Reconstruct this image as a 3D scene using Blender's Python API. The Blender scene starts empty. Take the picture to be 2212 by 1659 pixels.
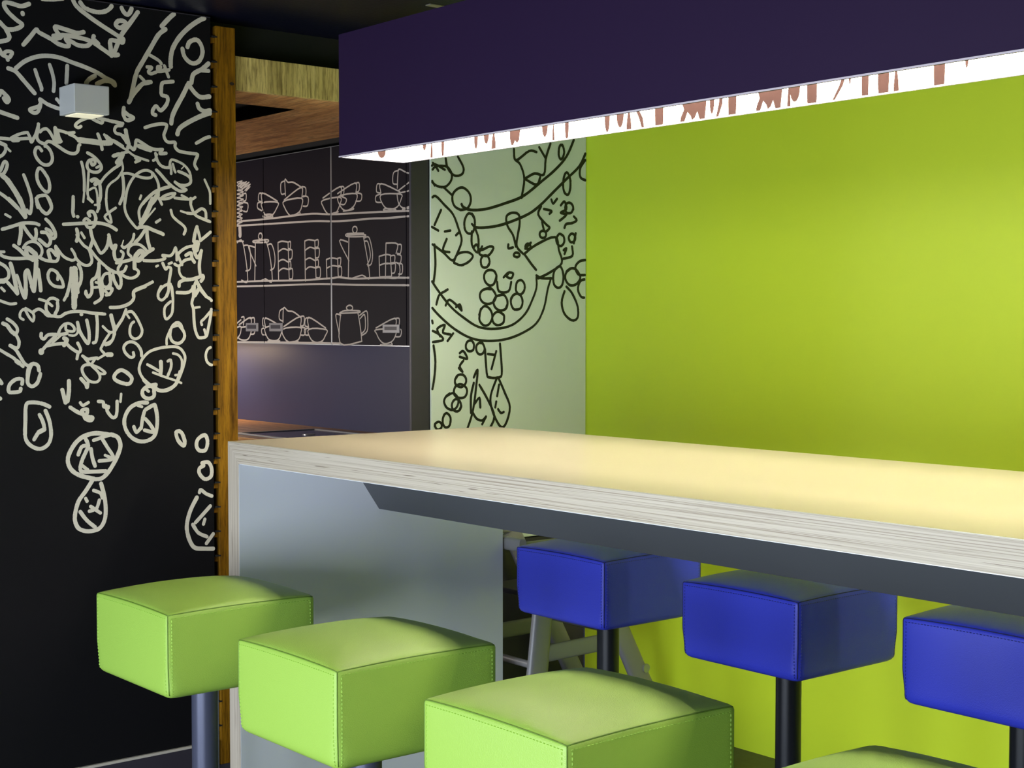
import bpy, bmesh, math, random
from mathutils import Vector
from mathutils.geometry import delaunay_2d_cdt

random.seed(4)
scene = bpy.context.scene
COL = scene.collection

# ------------------------------------------------------------------ camera
cam_data = bpy.data.cameras.new('camera')
cam_data.sensor_width = 36.0
cam_data.lens = 3247.5 * 36.0 / 2212.0
cam_data.clip_start = 0.05
cam = bpy.data.objects.new('camera', cam_data)
COL.objects.link(cam)
cam.location = (0.0, 0.0, 1.5)
cam.rotation_euler = (math.radians(90.0 - 2.3054), 0.0, math.radians(50.543))
scene.camera = cam

# ------------------------------------------------------------------ world, view, daylight
world = bpy.data.worlds.new('world')
scene.world = world
world.use_nodes = True
bg = world.node_tree.nodes['Background']
bg.inputs[0].default_value = (0.55, 0.68, 1.0, 1.0)
bg.inputs[1].default_value = 0.6

scene.view_settings.view_transform = 'Standard'
scene.view_settings.look = 'None'
scene.view_settings.gamma = 1.0
scene.view_settings.use_curve_mapping = False
scene.view_settings.exposure = 0.0

def daylight(x0, x1, y, z0, z1, power, colour):
    """daylight entering through one added window of the unseen front wall"""
    d = bpy.data.lights.new('daylight', 'AREA')
    d.shape = 'RECTANGLE'
    d.size = x1 - x0
    d.size_y = z1 - z0
    d.energy = power
    d.color = colour
    o = bpy.data.objects.new('daylight', d)
    COL.objects.link(o)
    o.location = ((x0 + x1) / 2, y, (z0 + z1) / 2)
    o.rotation_euler = (math.radians(90), 0, math.radians(180))   # faces +Y into the room
    o.rotation_euler = Vector((0, 1, 0)).to_track_quat('-Z', 'Z').to_euler()
    return o

WINDOWS = [(-3.9, -2.8), (-2.6, -1.5), (-1.3, -0.2)]  # unseen windows, added and set low for the daylight they give
WIN_Z = (0.05, 1.30)
FRONT_Y = -0.9
DAY = (0.87, 0.95, 1.0)
for wx0, wx1 in WINDOWS:
    daylight(wx0 + .06, wx1 - .06, FRONT_Y + 0.03, WIN_Z[0] + .06, WIN_Z[1] - .06, 48.0, DAY)

# ------------------------------------------------------------------ helpers
def lin(c):
    return tuple(((v / 255.0) / 12.92 if v / 255.0 <= 0.04045 else ((v / 255.0 + 0.055) / 1.055) ** 2.4) for v in c) + (1.0,)

MATS = {}
def mat(name, rgb, rough=0.5, metal=0.0, spec=0.5, emit=None, emit_strength=0.0, coat=0.0, coat_rough=0.1):
    m = bpy.data.materials.new(name)
    m.use_nodes = True
    b = m.node_tree.nodes['Principled BSDF']
    b.inputs['Base Color'].default_value = lin(rgb)
    b.inputs['Roughness'].default_value = rough
    b.inputs['Metallic'].default_value = metal
    b.inputs['Specular IOR Level'].default_value = spec
    b.inputs['Coat Weight'].default_value = coat
    b.inputs['Coat Roughness'].default_value = coat_rough
    if emit:
        b.inputs['Emission Color'].default_value = lin(emit)
        b.inputs['Emission Strength'].default_value = emit_strength
    MATS[name] = m
    return m

def nodes(m):
    nt = m.node_tree
    return nt, nt.nodes, nt.links, nt.nodes['Principled BSDF']

def coords(m, scale=(1, 1, 1), kind='Object'):
    nt, n, l, b = nodes(m)
    tc = n.new('ShaderNodeTexCoord')
    mp = n.new('ShaderNodeMapping')
    mp.inputs['Scale'].default_value = scale
    l.new(tc.outputs[kind], mp.inputs['Vector'])
    return mp.outputs['Vector']

def add_bump(m, height_socket, strength, distance=0.001):
    nt, n, l, b = nodes(m)
    bp = n.new('ShaderNodeBump')
    bp.inputs['Strength'].default_value = strength
    bp.inputs['Distance'].default_value = distance
    l.new(height_socket, bp.inputs['Height'])
    l.new(bp.outputs['Normal'], b.inputs['Normal'])

def noise(m, vec, scale, detail=3.0, rough=0.5, dist=0.0):
    nt, n, l, b = nodes(m)
    t = n.new('ShaderNodeTexNoise')
    t.inputs['Scale'].default_value = scale
    t.inputs['Detail'].default_value = detail
    t.inputs['Roughness'].default_value = rough
    t.inputs['Distortion'].default_value = dist
    l.new(vec, t.inputs['Vector'])
    return t.outputs['Fac']

def ramp(m, fac, stops):
    nt, n, l, b = nodes(m)
    r = n.new('ShaderNodeValToRGB')
    e = r.color_ramp.elements
    while len(e) < len(stops):
        e.new(0.5)
    for el, (p, c) in zip(e, stops):
        el.position = p
        el.color = lin(c)
    l.new(fac, r.inputs['Fac'])
    return r.outputs['Color']

def mixc(m, a, b_, fac, mode='MULTIPLY'):
    nt, n, l, b = nodes(m)
    mx = n.new('ShaderNodeMix')
    mx.data_type = 'RGBA'
    mx.blend_type = mode
    if isinstance(fac, float):
        mx.inputs[0].default_value = fac
    else:
        l.new(fac, mx.inputs[0])
    l.new(a, mx.inputs[6])
    l.new(b_, mx.inputs[7])
    return mx.outputs[2]

def leather(name, rgb, rough):
    m = mat(name, rgb, rough)
    nt, n, l, b = nodes(m)
    v = coords(m)
    vo = n.new('ShaderNodeTexVoronoi')
    vo.inputs['Scale'].default_value = 420.0
    l.new(v, vo.inputs['Vector'])
    big = noise(m, v, 30.0, 2.0)
    ad = n.new('ShaderNodeMath'); ad.operation = 'MULTIPLY_ADD'
    l.new(big, ad.inputs[0]); ad.inputs[1].default_value = 0.6
    l.new(vo.outputs['Distance'], ad.inputs[2])
    add_bump(m, ad.outputs[0], 0.28, 0.0012)
    return m

def wood(name, dark, mid, light, grain_scale, rough=0.5, knots=False):
    """grain_scale: small value along the grain, large across it"""
    m = mat(name, mid, rough, spec=0.2)
    nt, n, l, b = nodes(m)
    v = coords(m, grain_scale)
    f1 = noise(m, v, 3.0, 6.0, 0.62, 0.6)
    f2 = noise(m, v, 16.0, 4.0, 0.7, 0.2)
    c1 = ramp(m, f1, [(0.32, dark), (0.5, mid), (0.68, light)])
    c2 = ramp(m, f2, [(0.36, (150, 140, 128)), (0.55, (255, 255, 255))])
    l.new(mixc(m, c1, c2, 0.75), b.inputs['Base Color'])
    add_bump(m, f2, 0.25, 0.0008)
    return m

def ply(name, axis, pitch=0.0032):
    """plywood edge: many thin veneers stacked along one axis"""
    m = mat(name, (205, 196, 182), 0.55)
    nt, n, l, b = nodes(m)
    sc = [1.6, 1.6, 1.6]
    sc[axis] = 1.0 / pitch * 1.5
    v = coords(m, tuple(sc))
    f = noise(m, v, 1.0, 2.0, 0.6, 0.0)
    sc2 = [7.0, 7.0, 7.0]
    sc2[axis] = 260.0
    v2 = coords(m, tuple(sc2))
    f2 = noise(m, v2, 1.0, 2.0, 0.5, 0.0)
    c1 = ramp(m, f, [(0.34, (158, 144, 130)), (0.48, (196, 186, 173)), (0.7, (208, 198, 186))])
    c2 = ramp(m, f2, [(0.25, (140, 124, 112)), (0.32, (255, 255, 255))])
    l.new(mixc(m, c1, c2, 0.8), b.inputs['Base Color'])
    add_bump(m, f, 0.15, 0.0004)
    return m

# ------------------------------------------------------------------ materials
M_GREEN = leather('green_leatherette', (152, 191, 80), 0.45)
M_BLUE = leather('blue_leatherette', (64, 76, 236), 0.36)
M_GREEN_SEAM = mat('green_seam', (98, 134, 40), 0.6)
M_GREEN_STITCH = mat('green_stitch', (150, 195, 70), 0.6)
M_BLUE_SEAM = mat('blue_seam', (25, 30, 105), 0.5)
M_BLUE_STITCH = mat('blue_stitch', (45, 55, 160), 0.5)
M_STEEL = mat('dark_steel', (84, 88, 112), 0.32, 0.4)
M_BLACKSTEEL = mat('black_steel', (34, 36, 44), 0.35, 0.4)
M_PLY_Z = ply('plywood_edge_flat', 2)
M_PLY_X = ply('plywood_edge_upright', 0)
M_CREAM = mat('cream_laminate', (190, 181, 158), 0.28, spec=0.6)
M_PALE = mat('pale_laminate', (232, 236, 248), 0.25)
M_BEAM = mat('charcoal_paint', (74, 77, 84), 0.5)
M_PURPLE = mat('purple_lacquer', (40, 23, 60), 0.6, spec=0.25)
M_RIM = mat('lamp_rim', (215, 205, 222), 0.4)
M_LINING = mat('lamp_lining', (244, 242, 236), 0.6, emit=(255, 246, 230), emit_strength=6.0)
M_PRINT = mat('brown_print', (56, 41, 39), 0.8, spec=0.0)
M_TUBE = mat('lamp_light', (255, 250, 240), 0.5, emit=(255, 244, 224), emit_strength=22.0)
M_STROKE = mat('chalk_white', (206, 203, 192), 0.7)
M_INK = mat('black_ink', (20, 22, 20), 0.5)
M_LINE = mat('pale_line', (214, 208, 204), 0.7)
M_ALU = mat('brushed_aluminium', (172, 176, 182), 0.38, 0.7)
M_SCONCE = mat('satin_metal', (196, 200, 203), 0.5, 0.15)
M_GREYPLASTIC = mat('grey_painted_metal', (150, 150, 156), 0.45, 0.2)
M_DARKGREY = mat('dark_grey_paint', (54, 51, 62), 0.5)
M_BLACKHOB = mat('black_glass', (12, 12, 14), 0.12)
M_WARM = mat('warm_fill_glow', (255, 220, 170), 0.5, emit=(255, 222, 180), emit_strength=34.0)
M_KITCHEN = mat('kitchen_fill_glow', (255, 250, 240), 0.5, emit=(255, 244, 232), emit_strength=52.0)
M_GLOW = mat('lamp_glow', (255, 240, 210), 0.5, emit=(235, 235, 205), emit_strength=0.5)
M_NAVY = mat('navy_splashback', (54, 58, 94), 0.45)
M_CAB = mat('aubergine_cabinet', (30, 26, 36), 0.6, spec=0.15)
M_BLACK = mat('black_paint', (14, 14, 18), 0.7)
M_CAP = mat('pale_cap', (196, 190, 180), 0.5)
M_GLASS = mat('window_glass', (200, 215, 235), 0.1, emit=(225, 236, 255), emit_strength=1.0)
M_FRAME = mat('window_frame', (70, 72, 78), 0.5)

M_OAK_POST = wood('oak_post', (92, 60, 8), (132, 92, 14), (152, 110, 22), (9.0, 9.0, 0.7), 0.5)
M_OAK_FASCIA = wood('oak_fascia', (150, 132, 72), (206, 186, 114), (224, 206, 132), (7.0, 7.0, 0.6), 0.5)
M_OAK_SOFFIT = wood('oak_soffit', (158, 104, 58), (214, 156, 96), (232, 186, 126), (0.8, 7.0, 7.0), 0.45)
M_OAK_TOP = wood('oak_worktop', (140, 98, 60), (178, 132, 86), (200, 158, 108), (0.8, 7.0, 7.0), 0.35)

M_BOARD = mat('blackboard', (15, 15, 19), 0.65, spec=0.15)
v_ = coords(M_BOARD)
add_bump(M_BOARD, noise(M_BOARD, v_, 260.0, 2.0), 0.05, 0.0005)
M_WALLGREEN = mat('lime_wall', (186, 214, 46), 0.42)
v_ = coords(M_WALLGREEN)
add_bump(M_WALLGREEN, noise(M_WALLGREEN, v_, 300.0, 2.0), 0.04, 0.0005)
M_PANEL = mat('pale_green_glass', (212, 226, 216), 0.3)
M_CEIL = mat('ceiling_navy', (11, 12, 34), 0.4, spec=0.25)
v_ = coords(M_CEIL)
add_bump(M_CEIL, noise(M_CEIL, v_, 90.0, 3.0), 0.3, 0.003)
M_FLOOR = mat('floor_dark', (38, 38, 44), 0.4)
v_ = coords(M_FLOOR)
nt_, n_, l_, b_ = nodes(M_FLOOR)
l_.new(ramp(M_FLOOR, noise(M_FLOOR, v_, 40.0, 4.0), [(0.35, (32, 32, 38)), (0.65, (46, 46, 52))]), b_.inputs['Base Color'])
M_PLASTER = mat('plaster', (150, 148, 150), 0.8)

# ------------------------------------------------------------------ mesh building
def offset_of(parent):
    v = Vector((0, 0, 0))
    while parent is not None:
        v += parent.location
        parent = parent.parent
    return v

def link_mesh(name, verts, faces, material, parent=None, smooth=False):
    off = offset_of(parent)
    me = bpy.data.meshes.new(name)
    me.from_pydata([tuple(Vector(v) - off) for v in verts], [], faces)
    me.update()
    bm = bmesh.new(); bm.from_mesh(me)
    bmesh.ops.recalc_face_normals(bm, faces=bm.faces)
    bm.to_mesh(me); bm.free()
    if smooth:
        for p in me.polygons:
            p.use_smooth = True
    me.materials.append(material)
    o = bpy.data.objects.new(name, me)
    COL.objects.link(o)
    if parent is not None:
        o.parent = parent
    return o

def tag(o, label=None, cat=None, group=None, kind=None):
    if label: o['label'] = label
    if cat: o['category'] = cat
    if group: o['group'] = group
    if kind: o['kind'] = kind
    return o

def thing(name, label, cat, loc=(0, 0, 0), group=None, kind=None):
    o = bpy.data.objects.new(name, None)
    o.empty_display_size = 0.1
    COL.objects.link(o)
    o.location = loc
    return tag(o, label, cat, group, kind)

def box_geo(x0, x1, y0, y1, z0, z1, bev=0.0):
    if bev <= 0:
        v = [(x0, y0, z0), (x1, y0, z0), (x1, y1, z0), (x0, y1, z0), (x0, y0, z1), (x1, y0, z1), (x1, y1, z1), (x0, y1, z1)]
        f = [(0, 3, 2, 1), (4, 5, 6, 7), (0, 1, 5, 4), (1, 2, 6, 5), (2, 3, 7, 6), (3, 0, 4, 7)]
        return v, f
    bm = bmesh.new()
    bmesh.ops.create_cube(bm, size=1.0)
    for q in bm.verts:
        q.co = Vector(((x0 + x1) / 2 + q.co.x * (x1 - x0), (y0 + y1) / 2 + q.co.y * (y1 - y0), (z0 + z1) / 2 + q.co.z * (z1 - z0)))
    bmesh.ops.bevel(bm, geom=list(bm.edges), offset=bev, segments=2, profile=0.5, affect='EDGES')
    bm.verts.index_update()
    v = [tuple(q.co) for q in bm.verts]
    f = [tuple(q.index for q in fc.verts) for fc in bm.faces]
    bm.free()
    return v, f

def box(name, x0, x1, y0, y1, z0, z1, material, parent=None, bev=0.0):
    v, f = box_geo(x0, x1, y0, y1, z0, z1, bev)
    return link_mesh(name, v, f, material, parent)

def prism_y(name, prof, y0, y1, material, parent=None):
    """profile in XZ extruded along Y"""
    n = len(prof)
    v = [(x, y0, z) for x, z in prof] + [(x, y1, z) for x, z in prof]
    f = [tuple(range(n)), tuple(range(2 * n - 1, n - 1, -1))] + [(i, (i + 1) % n, n + (i + 1) % n, n + i) for i in range(n)]
    return link_mesh(name, v, f, material, parent)

def prism_x(name, prof, x0, x1, material, parent=None):
    """profile in YZ extruded along X"""
    n = len(prof)
    v = [(x0, y, z) for y, z in prof] + [(x1, y, z) for y, z in prof]
    f = [tuple(range(n)), tuple(range(2 * n - 1, n - 1, -1))] + [(i, (i + 1) % n, n + (i + 1) % n, n + i) for i in range(n)]
    return link_mesh(name, v, f, material, parent)

def tube_geo(pts, radii, seg=16):
    """swept tube through the points; one radius or one per point (pairs = elliptical)"""
    pts = [Vector(p) for p in pts]
    if not isinstance(radii, (list, tuple)):
        radii = [radii] * len(pts)
    v, f = [], []
    for i, p in enumerate(pts):
        d = (pts[min(i + 1, len(pts) - 1)] - pts[max(i - 1, 0)]).normalized()
        up = Vector((0, 0, 1)) if abs(d.z) < 0.9 else Vector((1, 0, 0))
        a = d.cross(up).normalized()
        b = a.cross(d).normalized()
        for k in range(seg):
            t = 2 * math.pi * k / seg
            v.append(tuple(p + (a * math.cos(t) + b * math.sin(t)) * radii[i]))
    for i in range(len(pts) - 1):
        for k in range(seg):
            f.append((i * seg + k, i * seg + (k + 1) % seg, (i + 1) * seg + (k + 1) % seg, (i + 1) * seg + k))
    f.append(tuple(range(seg - 1, -1, -1)))
    f.append(tuple((len(pts) - 1) * seg + k for k in range(seg)))
    return v, f

def tube(name, pts, radii, material, parent=None, seg=16):
    v, f = tube_geo(pts, radii, seg)
    o = link_mesh(name, v, f, material, parent, smooth=True)
    o.data.set_sharp_from_angle(angle=math.radians(50))
    return o

# ------------------------------------------------------------------ brush strokes
def catmull(pts, sub):
    if len(pts) < 3:
        return pts
    closed = (pts[0] - pts[-1]).length < 1e-5
    out = []
    n = len(pts)
    for i in range(n - 1):
        p0 = pts[i - 1] if i > 0 else (pts[-2] if closed else pts[0])
        p1, p2 = pts[i], pts[i + 1]
        p3 = pts[i + 2] if i + 2 < n else (pts[1] if closed else pts[-1])
        for k in range(sub):
            t = k / sub
            out.append(0.5 * ((2 * p1) + (p2 - p0) * t + (2 * p0 - 5 * p1 + 4 * p2 - p3) * t * t + (3 * p1 - p0 - 3 * p2 + p3) * t ** 3))
    out.append(pts[-1])
    return out

def parse_strokes(text):
    res = []
    for ln in text.strip().splitlines():
        a = ln.split()
        res.append((int(a[0]) / 1e4, [Vector([int(c) / 1e4 for c in q.split(',')]) for q in a[1:]]))
    return res

def stroke_mesh(name, strokes, to3d, material, parent, keep=None, sub=4, wobble=0.05):
    """painted brush lines: the union of round-ended ribbons, one flat coat of paint on a board"""
    rnd = random.Random(11)
    v, f, caps = [], [], []
    def disc(p, r, n=10):
        b0 = len(v)
        v.extend(Vector((p.x + r * math.cos(2 * math.pi * k / n + .1), p.y + r * math.sin(2 * math.pi * k / n + .1))) for k in range(n))
        f.append(list(range(b0, b0 + n)))
    for w, pts in strokes:
        sm = catmull(pts, sub)
        if keep:                                  # fine steps, so that a line stops right at the board's edge
            fine = [sm[0]]
            for p in sm[1:]:
                a = fine[-1]
                n = max(1, int((p - a).length / .004)) if keep(a) != keep(p) else 1
                fine += [a.lerp(p, k / n) for k in range(1, n + 1)]
            sm = fine
        runs, cur = [], []
        for p in sm:
            if keep and not keep(p):
                if len(cur) > 1: runs.append(cur)
                cur = []
            else:
                cur.append(p)
        if len(cur) > 1: runs.append(cur)
        for run in runs:
            run = [run[0]] + [run[i] for i in range(1, len(run)) if (run[i] - run[i - 1]).length > w * .05]
            if len(run) < 2:
                disc(run[0], w / 2); caps.append((run[0].x, run[0].y, run[0].x, run[0].y, w / 2)); continue
            hw = [w / 2 * (1 + rnd.uniform(-wobble, wobble)) for _ in run]
            for i in range(len(run) - 1):
                d = (run[i + 1] - run[i]).normalized()
                nn = Vector((-d.y, d.x))
                b0 = len(v)
                v.extend([run[i] - nn * hw[i], run[i + 1] - nn * hw[i + 1], run[i + 1] + nn * hw[i + 1], run[i] + nn * hw[i]])
                f.append([b0, b0 + 1, b0 + 2, b0 + 3])
                caps.append((run[i].x, run[i].y, run[i + 1].x, run[i + 1].y, min(hw[i], hw[i + 1])))
                if i and (run[i] - run[i - 1]).normalized().dot(d) < .995:
                    disc(run[i], hw[i] * .998)
            disc(run[0], hw[0]); disc(run[-1], hw[-1])
    if not v:
        return None
    rv, re, rf, ov, oe, of = delaunay_2d_cdt(v, [], f, 1, 1e-6)
    # keep the triangles whose middle is covered by paint (capsules binned on a grid)
    G = .02
    grid = {}
    for c in caps:
        ax, ay, bx, by, h = c
        for i in range(int(math.floor((min(ax, bx) - h) / G)), int(math.floor((max(ax, bx) + h) / G)) + 1):
            for j in range(int(math.floor((min(ay, by) - h) / G)), int(math.floor((max(ay, by) + h) / G)) + 1):
                grid.setdefault((i, j), []).append(c)
    def painted(q):
        x = sum(rv[k].x for k in q) / len(q)
        y = sum(rv[k].y for k in q) / len(q)
        for ax, ay, bx, by, h in grid.get((int(math.floor(x / G)), int(math.floor(y / G))), ()):
            dx, dy = bx - ax, by - ay
            l2 = dx * dx + dy * dy
            t = 0.0 if l2 < 1e-12 else max(0.0, min(1.0, ((x - ax) * dx + (y - ay) * dy) / l2))
            ex, ey = x - ax - t * dx, y - ay - t * dy
            if ex * ex + ey * ey < (h * .97) ** 2:
                return True
        return False
    rf = [q for q in rf if painted(q)]
    o = link_mesh(name, [to3d(p.x, p.y) for p in rv], [tuple(q) for q in rf], material, parent)
    o['kind'] = 'stuff'
    return o

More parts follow.
